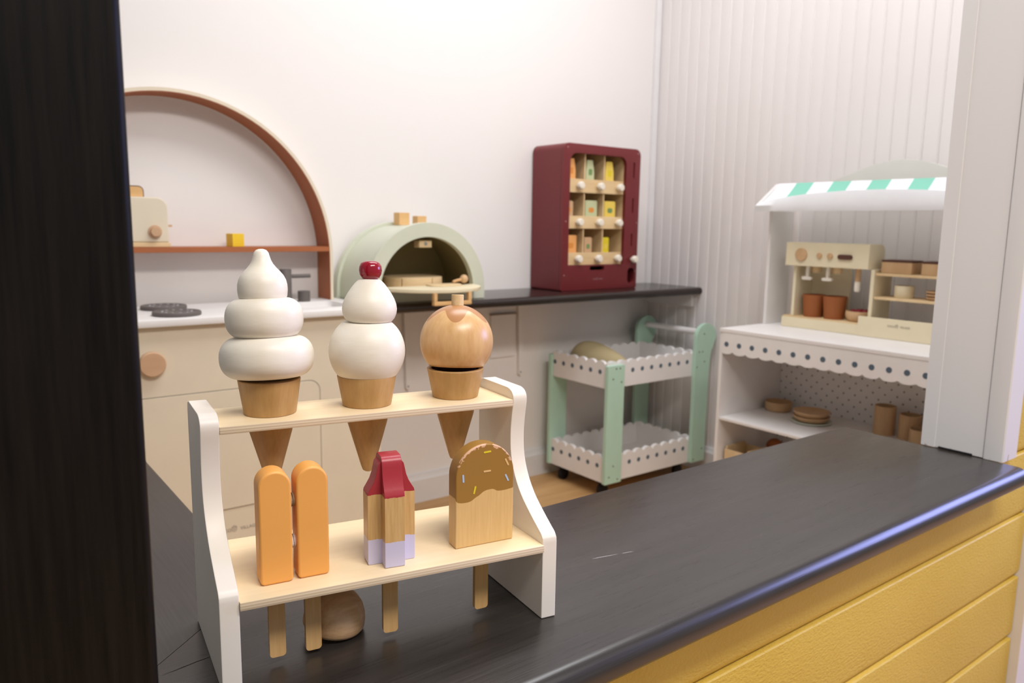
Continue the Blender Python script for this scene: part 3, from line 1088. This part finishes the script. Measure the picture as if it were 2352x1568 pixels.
# peel with round handle end
pt = thing('pizza_peel', 'small wooden pizza peel with ball-ended handle on oven door', 'pizza peel', (1.330, 2.090, zb + 0.0493), 0)
Pz('blade', rrect(-0.085, 0.030, -0.035, 0.020, 0.018, 5), 0.0002, 0.005, 'z', 'palewood', pt, bevel=0.001)
tube('handle', [(0.012, 0.0, 0.010), (0.030, 0.001, 0.0145), (0.048, 0.002, 0.017)], 0.0048, 'tanx', pt)
L('ball_end', ball_prof(0.0138, 0, -0.0137, 0.0137), 'tan', pt, (0.056, 0.003, 0.0185), seg=24)

# ------------------------------------------------------------------ vending machine
vx0, vx1, vz0, vz1, vy0, vy1 = 1.8785, 2.279, 0.7683, 1.3135, 2.180, 2.362
vm = thing('toy_vending_machine', 'burgundy toy vending machine with nine compartments on the wall shelf', 'vending machine', ((vx0 + vx1) / 2, vy0, vz0))
cx = (vx0 + vx1) / 2
hw, hh, dp_ = (vx1 - vx0) / 2, vz1 - vz0, vy1 - vy0
X = lambda x: x - cx
Z = lambda z: z - vz0
fp = Pz('front_panel', rrect(-hw, hw, 0, hh, (0.008, 0.008, 0.026, 0.026), 6), 0, 0.014, 'y', 'burgundy', vm, bevel=0.0018)
wx0, wx1, wz0, wz1 = X(1.9105), X(2.2012), Z(0.8648), Z(1.2795)
cuts = [prism(bmesh.new(), rrect(wx0, wx1, wz0, wz1, (0.002, 0.002, 0.032, 0.032), 6), -0.05, 0.05, 'y')]
for z0, z1 in ((1.2015, 1.2625), (1.0655, 1.1235), (0.9350, 0.9865)):
    cuts.append(prism(bmesh.new(), rrect(X(2.2395), X(2.2472), Z(z0), Z(z1), 0.003, 3), -0.05, 0.05, 'y'))
cuts.append(prism(bmesh.new(), rrect(X(2.2265), X(2.2655), Z(0.7880), Z(0.8500), 0.017, 5), -0.05, 0.05, 'y'))
cuts.append(prism(bmesh.new(), rrect(X(2.022), X(2.098), Z(0.8445), Z(0.8600), 0.006, 4), -0.05, 0.05, 'y'))
cut(fp, cuts)
oo = rrect(-hw, hw, 0, hh, (0.008, 0.008, 0.026, 0.026), 6)
ii = rrect(-hw + 0.012, hw - 0.012, 0.012, hh - 0.012, (0.004, 0.004, 0.018, 0.018), 6)
bm = bmesh.new()
vs = [[bm.verts.new((a, d, b)) for a, b in pl] for pl in (oo, ii) for d in (0.0142, dp_)]
n = len(oo)
for i in range(n):
    j = (i + 1) % n
    for q in ((vs[0][i], vs[0][j], vs[1][j], vs[1][i]), (vs[2][j], vs[2][i], vs[3][i], vs[3][j]), (vs[0][j], vs[0][i], vs[2][i], vs[2][j]), (vs[1][i], vs[1][j], vs[3][j], vs[3][i])):
        bm.faces.new(q)
finish('cabinet', bm, 'burgundy', vm)
Pz('back_board', rrect(-hw + 0.0125, hw - 0.0125, 0.0125, hh - 0.0125, 0.01, 4), dp_ - 0.008, dp_ - 0.001, 'y', 'oak', vm)
B('channel_wall', (wx1 + 0.003, wx1 + 0.009, 0.0145, dp_ - 0.009, 0.0125, hh - 0.0125), 'oak', vm)
B('hollow_back', (wx1 + 0.010, hw - 0.0125, 0.045, 0.049, 0.0125, hh - 0.0125), 'darkhole', vm)
B('chute', (wx0 + 0.002, wx1 - 0.002, 0.040, 0.044, 0.014, wz0 - 0.004), 'darkhole', vm)
rows = [(0.8650, 0.9120), (1.0025, 1.0495), (1.1366, 1.1870)]
for z0, z1 in rows:
    B('drawer_front', (wx0 - 0.004, wx1 + 0.002, 0.0150, 0.0215, Z(z0), Z(z1)), 'oak', vm, bevel=0.001)
    B('shelf', (wx0 - 0.004, wx1 + 0.002, 0.0220, dp_ - 0.0085, Z(z0) + 0.030, Z(z0) + 0.036), 'oak', vm)
tops = [1.0020, 1.1360, 1.2900]
for x in (2.003, 2.104):
    for (z0, z1), zt_ in zip(rows, tops):
        B('divider', (X(x) - 0.003, X(x) + 0.003, 0.0220, dp_ - 0.0085, Z(z0) + 0.0365, Z(zt_)), 'oak', vm)
kp = [(0, 0), (0.0075, 0), (0.0075, 0.008), (0.0138, 0.0100), (0.0150, 0.015), (0.0145, 0.024), (0.0115, 0.0280), (0, 0.0290)]
kn = None
for (z0, z1) in rows:
    for x in (1.962, 2.0655, 2.1690):
        if kn is None:
            kn = L('knob', kp, 'ivory', vm, (X(x), 0.0149, Z((z0 + z1) / 2)), (PI / 2, 0, 0), seg=24)
        else:
            share(kn, vm, (X(x), 0.0149, Z((z0 + z1) / 2)), (PI / 2, 0, 0))
share(kn, vm, (X(2.2475), -0.0001, Z(0.8835)), (PI / 2, 0, 0))
for x, z in ((-hw + 0.018, hh - 0.016), (hw - 0.016, hh - 0.016), (-hw + 0.016, 0.26), (-hw + 0.014, 0.06), (hw - 0.010, 0.26), (hw - 0.010, 0.068)):
    L('screw', [(0, 0), (0.0028, 0), (0, 0.0008)], 'pinktext', vm, (x, 0, z), (PI / 2, 0, 0), seg=10)
logo(vm, 0.0058, (X(2.062), -0.0006, Z(0.810)), FACE_S, 'pinktext')
packs = [  # x, row, width, height, colour, lean, print, words
    (1.9360, 2, 0.047, 0.062, 'pk_orange', 0.10, 'pk_ink2', 'orange snack box with tapered top in the top row of the machine', 1),
    (2.0330, 2, 0.042, 0.060, 'pk_green', 0.10, 'pk_ink', 'pale green snack box with tapered top in the machine', 1),
    (2.1350, 2, 0.045, 0.060, 'pk_yellow', 0.10, 'sp_yellow', 'yellow snack box with tapered top in the machine', 1),
    (1.9300, 1, 0.040, 0.058, 'pk_tan', 0.0, 'pk_ink2', 'tan rounded snack block in the middle row of the machine', 0),
    (2.0430, 1, 0.060, 0.062, 'pk_green', 0.0, 'pk_ink2', 'pale green card with orange fruit print in the machine', 0),
    (2.1420, 1, 0.058, 0.062, 'pk_yellow', 0.0, 'pk_ink', 'yellow card with green leaf print in the machine', 0),
    (1.9440, 0, 0.056, 0.068, 'pk_orange', 0.0, 'pk_ink2', 'orange card with darker round print in the bottom row', 0),
    (2.0320, 0, 0.038, 0.060, 'pk_tan', 0.0, 'pk_ink', 'tan block with green print in the bottom row', 0),
    (2.1250, 0, 0.034, 0.060, 'sp_yellow', 0.0, 'pk_yellow', 'mustard yellow block in the bottom row of the machine', 0)]
for x, r, w, h, mt, lean, ink, lb, taper in packs:
    zt_ = rows[r][0] + 0.0362
    h += (0.008, 0.008, 0.026)[r]
    t = thing('snack_box', lb, 'snack box', (x, vy0 + 0.0385, zt_ + 0.0004), 0, 'snack boxes in the toy vending machine')
    if taper:
        pl = [(-w / 2, 0), (w / 2, 0), (w / 2 - 0.002, h * 0.55), (w / 2 - 0.010, h), (-w / 2 + 0.004, h), (-w / 2, h * 0.55)]
    else:
        pl = rrect(-w / 2, w / 2, 0, h, (0.002, 0.002, 0.006, 0.006), 3)
    Pz('box', pl, -0.014, 0.014, 'y', mt, t, bevel=0.001)
    pr_ = Pz('print', rrect(-w * 0.22, w * 0.22, h * 0.36, h * 0.62, w * 0.10, 4), -0.0146, -0.0141, 'y', ink, t)

# ------------------------------------------------------------------ trolley
K = 0.985
kz = lambda z: z * K + 0.015
TX, TY = 1.964 * K, 2.0 * K
cart = thing('toy_trolley', 'white and mint green toy trolley with two scalloped trays', 'trolley', (TX, TY, 0))
u = lambda x: x * K - TX
q_ = lambda y: y * K - TY
PY0, PY1 = q_(2.0), q_(2.017)
BY0, BY1 = q_(2.327), q_(2.344)
zt0 = kz(0.047)
for y0, y1 in ((PY0, PY1), (BY0, BY1)):
    o = Pz('post', rrect(u(1.964), u(2.050), zt0, kz(0.502), 0.003, 3), y0, y1, 'y', 'mint', cart, bevel=0.0015)
    hnd = [(u(2.457), zt0), (u(2.540), zt0)] + [(u(a), kz(b)) for a, b in ((2.542, 0.40), (2.545, 0.47), (2.552, 0.513), (2.566, 0.540), (2.5745, 0.560))]
    cxh, czh, rh = u(2.5155), kz(0.5745), 0.0595
    hnd += [(cxh + rh * math.cos(a), czh + 0.052 * math.sin(a)) for a in [0.1 + (PI - 0.1) * k / 14 for k in range(15)]]
    hnd += [(u(2.4545), kz(0.53)), (u(2.453), kz(0.50))]
    Pz('handle_post', hnd, y0, y1, 'y', 'mint', cart, bevel=0.0015)
tube('handle_rod', [(u(2.512), PY1 + 0.0005, kz(0.588)), (u(2.512), BY0 - 0.0005, kz(0.588))], 0.0125, 'white', cart, seg=16)


def scallop(a0, a1, first, pitch, zlo, zval, zpk):
    pts = [(a0, zlo), (a1, zlo)]
    top = []
    n = 90
    for k in range(n + 1):
        a = a0 + (a1 - a0) * k / n
        ph = ((a - first) / pitch) % 1.0
        d = (ph if ph < 0.5 else 1 - ph) * 2       # 0 on a peak, 1 in a valley
        top.append((a, zval + (zpk - zval) * math.sqrt(max(0, 1 - d * d))))
    return pts + top[::-1]


dot_proto = {}


def dot(r, mat, parent, loc, rot):
    if (r, mat) not in dot_proto:
        dot_proto[(r, mat)] = L('dot', [(0, 0), (r, 0), (r, 0.0004), (0, 0.0004)], mat, parent, loc, rot, seg=18, smooth=0)
        return
    share(dot_proto[(r, mat)], parent, loc, rot)


pitch = 0.0522 * K
for (zl, zd, zv, zp, nm) in ((0.4137, 0.4735, 0.499, 0.516, 'upper_tray'), (0.048, 0.111, 0.137, 0.155, 'lower_tray')):
    tr = B(nm, (u(1.988), u(2.470), q_(2.033), q_(2.325), kz(zl), kz(zl) + 0.010), 'white', cart)
    ya, yb = q_(2.0175), q_(2.0325)
    for (y0, y1) in ((ya, yb), (q_(2.3255), q_(2.3265))):
        Pz('tray_side', scallop(u(1.9885), u(2.4695), u(2.0573), pitch, kz(zl), kz(zv), kz(zp)), y0, y1, 'y', 'white', tr)
    for (x0, x1) in ((u(1.974), u(1.988)), (u(2.470), u(2.484))):
        Pz('tray_end', scallop(q_(2.0175), q_(2.3265), q_(2.0548), pitch, kz(zl), kz(zv), kz(zp)), x0, x1, 'x', 'white', tr)
    for k in range(8):
        dot(0.0088, 'greyblue', tr, (u(2.0573) + pitch * k, ya, kz(zd)), (PI / 2, 0, 0))
    for k in range(6):
        dot(0.0088, 'greyblue', tr, (u(1.974), q_(2.0548) + pitch * k, kz(zd)), (0, -PI / 2, 0))
for x, y in ((2.01, 2.06), (2.44, 2.06), (2.01, 2.29), (2.44, 2.29)):
    w_ = thing('_', '', '') if False else None
    cs = L('caster_wheel', [(0, -0.011), (0.017, -0.011), (0.0225, -0.008), (0.0225, 0.008), (0.017, 0.011), (0, 0.011)], 'black', cart, (u(x), q_(y), 0.0226), (PI / 2, 0, 0), seg=24)
    B('caster_fork', (u(x) - 0.016, u(x) + 0.016, q_(y) - 0.015, q_(y) + 0.015, 0.0455, kz(0.047)), 'black', cart)
for (x, z) in ((1.99, 0.452), (2.034, 0.437), (2.005, 0.490), (2.025, 0.490), (1.985, 0.075), (2.03, 0.060), (2.005, 0.115), (2.50, 0.585), (2.465, 0.45), (2.51, 0.47), (2.475, 0.512), (2.495, 0.512), (2.47, 0.06), (2.52, 0.10)):
    dot(0.0034, 'charcoal', cart, (u(x), PY0, kz(z)), (PI / 2, 0, 0))
# beige stuffed cloth in the upper tray
path = [(2.012, 2.262, 0.498), (2.035, 2.245, 0.508), (2.070, 2.212, 0.510), (2.110, 2.160, 0.492), (2.135, 2.105, 0.476), (2.150, 2.060, 0.460)]
o = tube('stuffed_mitt', [((a), (b), c) for a, b, c in path], [0.014, 0.050, 0.060, 0.048, 0.034, 0.016], 'beige', None, seg=20, smooth=80)
md = o.modifiers.new('round', 'SUBSURF')
md.levels = md.render_levels = 2
tag(o, 'lumpy beige cloth mitt lying in the upper trolley tray', 'cloth')

# ------------------------------------------------------------------ market stall on the right
mx0, mx1, my0, my1 = 2.146, 2.515, 0.85, 1.652
mk = thing('market_stall', 'white toy market stall with scalloped dotted front and shelves', 'market stall', (2.33, (my0 + my1) / 2, 0))
a_ = lambda x: x - 2.33
c_ = lambda y: y - (my0 + my1) / 2
for y0, y1 in ((my1 - 0.012, my1), (my0, my0 + 0.012)):
    B('side_panel', (a_(mx0 + 0.004), a_(mx1), c_(y0), c_(y1), 0, 0.6605), 'white', mk, bevel=0.001)
    B('upper_side', (a_(2.388), a_(mx1), c_(y0), c_(y1), 0.6745, 1.075), 'white', mk, bevel=0.001)
B('counter_top', (a_(mx0), a_(mx1), c_(my0), c_(my1), 0.661, 0.674), 'white', mk, bevel=0.0015)
fr = Pz('scalloped_front', [(p[0], p[1]) for p in [(c_(my0 + 0.0125), 0.6605), (c_(my1 - 0.0125), 0.6605)]] + [
    (a, 1.1935 - z) for a, z in scallop(c_(my0 + 0.0125), c_(my1 - 0.0125), c_(1.6216), 0.0509, 0.5, 1.1935 - 0.5975, 1.1935 - 0.5875)[2:]][::1], a_(mx0 + 0.001), a_(mx0 + 0.010), 'x', 'white', mk)
for k in range(16):
    dot(0.0088, 'greyblue', fr, (a_(mx0 + 0.001), c_(1.6216 - 0.0509 * k), 0.6213), (0, -PI / 2, 0))
B('middle_shelf', (a_(mx0 + 0.006), a_(mx1 - 0.012), c_(my0 + 0.0125), c_(my1 - 0.0125), 0.354, 0.3635), 'white', mk, bevel=0.001)
B('bottom_shelf', (a_(mx0 + 0.006), a_(mx1 - 0.012), c_(my0 + 0.0125), c_(my1 - 0.0125), 0.110, 0.120), 'white', mk, bevel=0.001)
bk = B('back_panel', (a_(2.503), a_(mx1), c_(my0 + 0.0125), c_(my1 - 0.0125), 0.0, 0.6605), 'white', mk)
bm = bmesh.new()
px, r_ = 0.0412, 0.0030
row = 0
z = 0.5955
while z > 0.09:
    y = 1.6350 - (0.0 if row % 2 else px / 2)
    while y > 0.88:
        vs = [bm.verts.new((a_(2.5027), c_(y) + r_ * math.cos(2 * PI * i / 10), z + r_ * math.sin(2 * PI * i / 10))) for i in range(10)]
        bm.faces.new(vs)
        y -= px
    z -= 0.0206
    row += 1
o = finish('dot_pattern', bm, 'pegdot', bk, smooth=0)
o['kind'] = 'stuff'
# awning
aw = thing('stall_awning', 'white awning with green stripes on top of the market stall', 'awning', (2.33, (my0 + my1) / 2, 1.0755))
for y0, y1 in ((my1 - 0.002, my1 + 0.010), (my0 - 0.010, my0 + 0.002)):
    Pz('bracket', [(a_(2.318), 0), (a_(2.318), 0.018), (a_(2.430), 0.094), (a_(2.515), 0.094), (a_(2.515), 0.0)], c_(y0), c_(y1), 'y', 'white', aw, bevel=0.001)
ys = [my0 + 0.003 + (my1 - my0 - 0.006) * k / 14 for k in range(15)]
edges = [1.6490, 1.578, 1.512, 1.441, 1.377, 1.308, 1.245, 1.176, 1.113, 1.045, 0.982, 0.914, 0.855]
for k, (ya, yb) in enumerate(zip(edges, edges[1:])):
    bm = bmesh.new()
    prev = None
    for i in range(9):
        f = i / 8
        x = 2.320 + (2.428 - 2.320) * f
        zz = 0.020 + 0.074 * f - 0.010 * math.sin(PI * f)
        rowv = [bm.verts.new((a_(x), c_(yy), zz + dz)) for yy in (ya, yb) for dz in (0, 0.0016)]
        if prev:
            for i0, i1 in ((1, 3), (2, 0), (0, 1), (3, 2)):
                bm.faces.new((prev[i0], prev[i1], rowv[i1], rowv[i0]))
        else:
            bm.faces.new((rowv[0], rowv[1], rowv[3], rowv[2]))
        prev = rowv
    bm.faces.new((prev[0], prev[1], prev[3], prev[2]))
    finish('stripe', bm, 'greenfab' if k % 2 else 'whitefab', aw)
# front flap of the fabric, bulging upwards
bm = bmesh.new()
n, prev = 40, None
for i in range(n + 1):
    y = my1 + 0.008 - (my1 - my0 + 0.016) * i / n
    f = i / n
    zt_ = 0.018 + 0.042 * max(0.0, math.sin(PI * min(1, f * 1.0))) ** 0.6
    xo = 2.315 - 0.006 * math.sin(6 * PI * f) ** 2
    rowv = [bm.verts.new((a_(x), c_(y), zz)) for x, zz in ((xo, -0.004), (xo - 0.005, 0.016), (xo + 0.004, zt_), (xo + 0.006, zt_ - 0.001), (xo - 0.003, 0.015), (xo + 0.002, -0.004))]
    if prev:
        for k in range(6):
            bm.faces.new((prev[k], prev[(k + 1) % 6], rowv[(k + 1) % 6], rowv[k]))
    else:
        bm.faces.new(rowv)
    prev = rowv
bm.faces.new(prev)
finish('front_flap', bm, 'whitefab', aw)
# pale rounded crest behind the awning
cr = [(c_(1.26 + 0.32 * (1 - k / 16)), 0.092 + 0.070 * math.cos(PI / 2 * min(1, abs(1 - k / 16) * 1.02)) ** 2) for k in range(33)]
cr = cr + [(c_(0.94), 0.088), (c_(1.58), 0.088)]
Pz('crest', cr, a_(2.498), a_(2.512), 'x', 'palefab', aw, bevel=0.001)

# coffee station on the stall counter
cf = thing('toy_coffee_station', 'cream toy coffee machine with wooden dials and side shelves', 'toy coffee machine', (2.45, 1.29, 0.6742))
e_ = lambda x: x - 2.45
h_ = lambda y: y - 1.29
j_ = lambda z: z - 0.6742
yr = 0.96
B('base', (e_(2.390), e_(2.512), h_(1.2955), h_(1.578), 0, j_(0.7085)), 'cream_yellow', cf, bevel=0.002)
B('drip_board', (e_(2.393), e_(2.510), h_(1.2955), h_(1.575), j_(0.7087), j_(0.7135)), 'oak', cf)
B('logo_panel', (e_(2.385), e_(2.397), h_(yr), h_(1.295), 0, j_(0.7380)), 'cream_yellow', cf, bevel=0.002)
logo(cf, 0.0080, (e_(2.3845), h_(1.166), j_(0.716)), FACE_W, 'greytext')
hd = Pz('head', [(e_(2.380), j_(0.8885)), (e_(2.380), j_(0.9680)), (e_(2.455), j_(0.9680)), (e_(2.472), j_(0.963)), (e_(2.480), j_(0.948)), (e_(2.480), j_(0.8885))], h_(1.272), h_(1.570), 'y', 'cream_yellow', cf, bevel=0.0015)
for y, r_, z, mt in ((1.5095, 0.0212, 0.9275, 'tan'), (1.4420, 0.0088, 0.9265, 'tan'), (1.4040, 0.0092, 0.9260, 'tan')):
    L('dial', [(0, 0), (r_, 0), (r_, 0.006), (r_ - 0.001, 0.007), (0, 0.007)], mt, hd, (e_(2.380), h_(y), j_(z)), (0, -PI / 2, 0), seg=28)
Pz('switch', rrect(h_(1.326), h_(1.376), j_(0.9165), j_(0.9325), 0.0078, 5), e_(2.374), e_(2.380), 'x', 'brownlid', hd, bevel=0.0008)
B('column', (e_(2.400), e_(2.510), h_(1.538), h_(1.549), j_(0.7137), j_(0.888)), 'cream_yellow', cf, bevel=0.001)
B('column', (e_(2.396), e_(2.510), h_(1.2575), h_(1.2695), j_(0.7090), j_(0.888)), 'cream_yellow', cf, bevel=0.001)
B('back_board', (e_(2.500), e_(2.510), h_(1.395), h_(1.5375), j_(0.7137), j_(0.888)), 'cream_yellow', cf)
for y in (1.502, 1.427):
    L('brew_group', [(0, 0), (0.0175, 0), (0.0175, 0.022), (0.0, 0.022)], 'oak', cf, (e_(2.440), h_(y - 0.016), j_(0.866)), seg=24)
    L('spout', [(0, 0), (0.0062, 0), (0.0062, 0.036), (0, 0.036)], 'ivory', cf, (e_(2.412), h_(y), j_(0.852)), seg=16)
    Pz('spout_tee', rrect(-0.018, 0.018, -0.0055, 0.0055, 0.005, 4), e_(2.405), e_(2.417), 'x', 'ivory', cf, bevel=0.001, loc=(0, h_(y), j_(0.8465)))
L('steam_wand', [(0, 0), (0.0085, 0), (0.0085, 0.042), (0, 0.042)], 'tan', cf, (e_(2.415), h_(1.322), j_(0.846)), seg=18)
L('wand_tip', [(0, 0), (0.006, 0.001), (0.0095, 0.006), (0.0095, 0.034), (0, 0.0345)], 'ivory', cf, (e_(2.415), h_(1.322), j_(0.8112)), seg=18)
B('upper_shelf', (e_(2.400), e_(2.510), h_(yr), h_(1.257), j_(0.8700), j_(0.8785)), 'oak', cf, bevel=0.001)
B('lower_shelf', (e_(2.400), e_(2.510), h_(yr), h_(1.257), j_(0.7945), j_(0.8030)), 'oak', cf, bevel=0.001)
B('end_panel', (e_(2.400), e_(2.510), h_(yr - 0.010), h_(yr - 0.0005), 0, j_(0.8785)), 'cream_yellow', cf)
zd = 0.7138
for y, lb, s in ((1.486, 'rust orange cup under the coffee spouts beside the machine column', 1.0), (1.408, 'rust orange cup standing between the other cup and the bowl', 1.05)):
    o = L('toy_cup', [(0, 0), (0.0305 * s, 0), (0.0375 * s, 0.0765), (0.0355 * s, 0.0765), (0.029 * s, 0.004), (0, 0.004)], 'cup', None, (2.437, y, zd), seg=36)
    tag(o, lb, 'cup', 'rust orange cups at the coffee machine')
bw_ = thing('berry_bowl', 'tan wooden bowl with red berries at the coffee machine', 'bowl', (2.445, 1.3205, zd))
L('bowl', [(0, 0), (0.034, 0), (0.043, 0.010), (0.046, 0.024), (0.044, 0.034), (0.041, 0.034), (0.042, 0.024), (0.038, 0.012), (0, 0.006)], 'tan', bw_, seg=36)
for k in range(9):
    a = 2.4 * k
    rr = 0.009 * math.sqrt(k)
    L('berry', ball_prof(0.0095, 0, -0.0094, 0.0094, 10), 'berry', bw_, (rr * math.cos(a), rr * math.sin(a), 0.030), seg=14)
for y, lb, w in ((1.200, 'tan wooden box with dark brown lid on the upper shelf, beside the machine head', 0.048), (1.075, 'tan wooden box with dark brown lid on the upper shelf, away from the machine head', 0.048)):
    t = thing('lidded_box', lb, 'box', (2.450, y, 0.8787), 0, 'lidded boxes on the coffee station')
    B('box', (-0.035, 0.035, -w, w, 0, 0.036), 'tan', t, bevel=0.002)
    Pz('lid', rrect(-0.037, 0.037, -w - 0.002, w + 0.002, 0.006, 4), 0.0362, 0.042, 'z', 'brownlid', t, bevel=0.0015)
o = L('toy_mug', [(0, 0), (0.026, 0), (0.0285, 0.004), (0.0290, 0.038), (0.0270, 0.038), (0.0265, 0.005), (0, 0.004)], 'cream_yellow', None, (2.445, 1.183, 0.8032), seg=32)
tag(o, 'small cream mug on the lower shelf of the coffee station', 'mug')
for k in range(3):
    o = L('toy_saucer', [(0, 0), (0.026, 0), (0.036, 0.007), (0.035, 0.009), (0.025, 0.003), (0, 0.003)], 'tan', None, (2.445, 1.078, 0.8032 + 0.0094 * k), seg=32)
    tag(o, ('lowest', 'middle', 'topmost')[k] + ' tan saucer of the stack on the coffee station shelf', 'saucer', 'saucers on the coffee station')

# crockery on the middle shelf of the stall
zs = 0.3637
o = L('wooden_bowl', [(0, 0), (0.040, 0), (0.046, 0.006), (0.0475, 0.034), (0.0445, 0.034), (0.0430, 0.010), (0, 0.007)], 'tan', None, (2.412, 1.580, zs), seg=40)
tag(o, 'small tan wooden bowl beside the plates on the stall shelf', 'bowl')
for k, (R_, h, mt, lb) in enumerate(((0.066, 0.008, 'sage', 'pale green plate at the bottom of the plate stack'), (0.060, 0.016, 'tan', 'tan wooden plate in the middle of the plate stack'), (0.060, 0.016, 'tan', 'tan wooden plate on top of the plate stack'))):
    z = zs + (0, 0.0083, 0.0246)[k]
    o = L('toy_plate', [(0, 0), (R_ - 0.010, 0), (R_ - 0.001, h - 0.004), (R_, h), (R_ - 0.004, h), (R_ - 0.012, h - 0.004), (0, h - 0.004)], mt, None, (2.352, 1.4120, z), seg=44)
    tag(o, lb, 'plate', 'plates on the stall shelf')
for x, y, R_, h, lb in ((2.418, 1.195, 0.0325, 0.093, 'tallest tan wooden cylinder on the stall shelf'), (2.425, 1.118, 0.0325, 0.078, 'medium tan wooden cylinder on the stall shelf'), (2.372, 1.058, 0.0325, 0.052, 'shortest tan wooden cylinder on the stall shelf')):
    o = L('wooden_cup', [(0, 0), (R_, 0), (R_, h), (R_ - 0.003, h), (R_ - 0.003, 0.004), (0, 0.004)], 'tan', None, (x, y, zs), seg=36)
    tag(o, lb, 'cup', 'wooden cups on the stall shelf')
# crate with an orange on the bottom shelf
t = thing('wooden_crate', 'pale wooden crate on the bottom shelf of the stall', 'crate', (2.240, 1.582, 0.1203))
for k in range(3):
    for x in (-0.060, 0.054):
        B('slat', (x, x + 0.006, -0.048, 0.048, 0.006 + 0.042 * k, 0.042 + 0.042 * k), 'palewood', t, bevel=0.001)
for y in (-0.0445, 0.0445):
    B('end_board', (-0.0535, 0.0535, y - 0.0035, y + 0.0035, 0.0, 0.136), 'palewood', t, bevel=0.001)
B('bottom_board', (-0.0535, 0.0535, -0.0405, 0.0405, 0.0, 0.006), 'palewood', t)
t = thing('fruit_pot', 'small tan pot behind the pale crate', 'pot', (2.375, 1.560, 0.1203))
L('pot', [(0, 0), (0.032, 0), (0.036, 0.100), (0.033, 0.100), (0.030, 0.004), (0, 0.004)], 'tan', t, seg=28)
o = L('toy_orange', ball_prof(0.030, 0, -0.0298, 0.0298), 'cup', None, (2.375, 1.560, 0.1203 + 0.118), seg=28)
tag(o, 'orange toy fruit sitting on the tan pot', 'toy fruit')
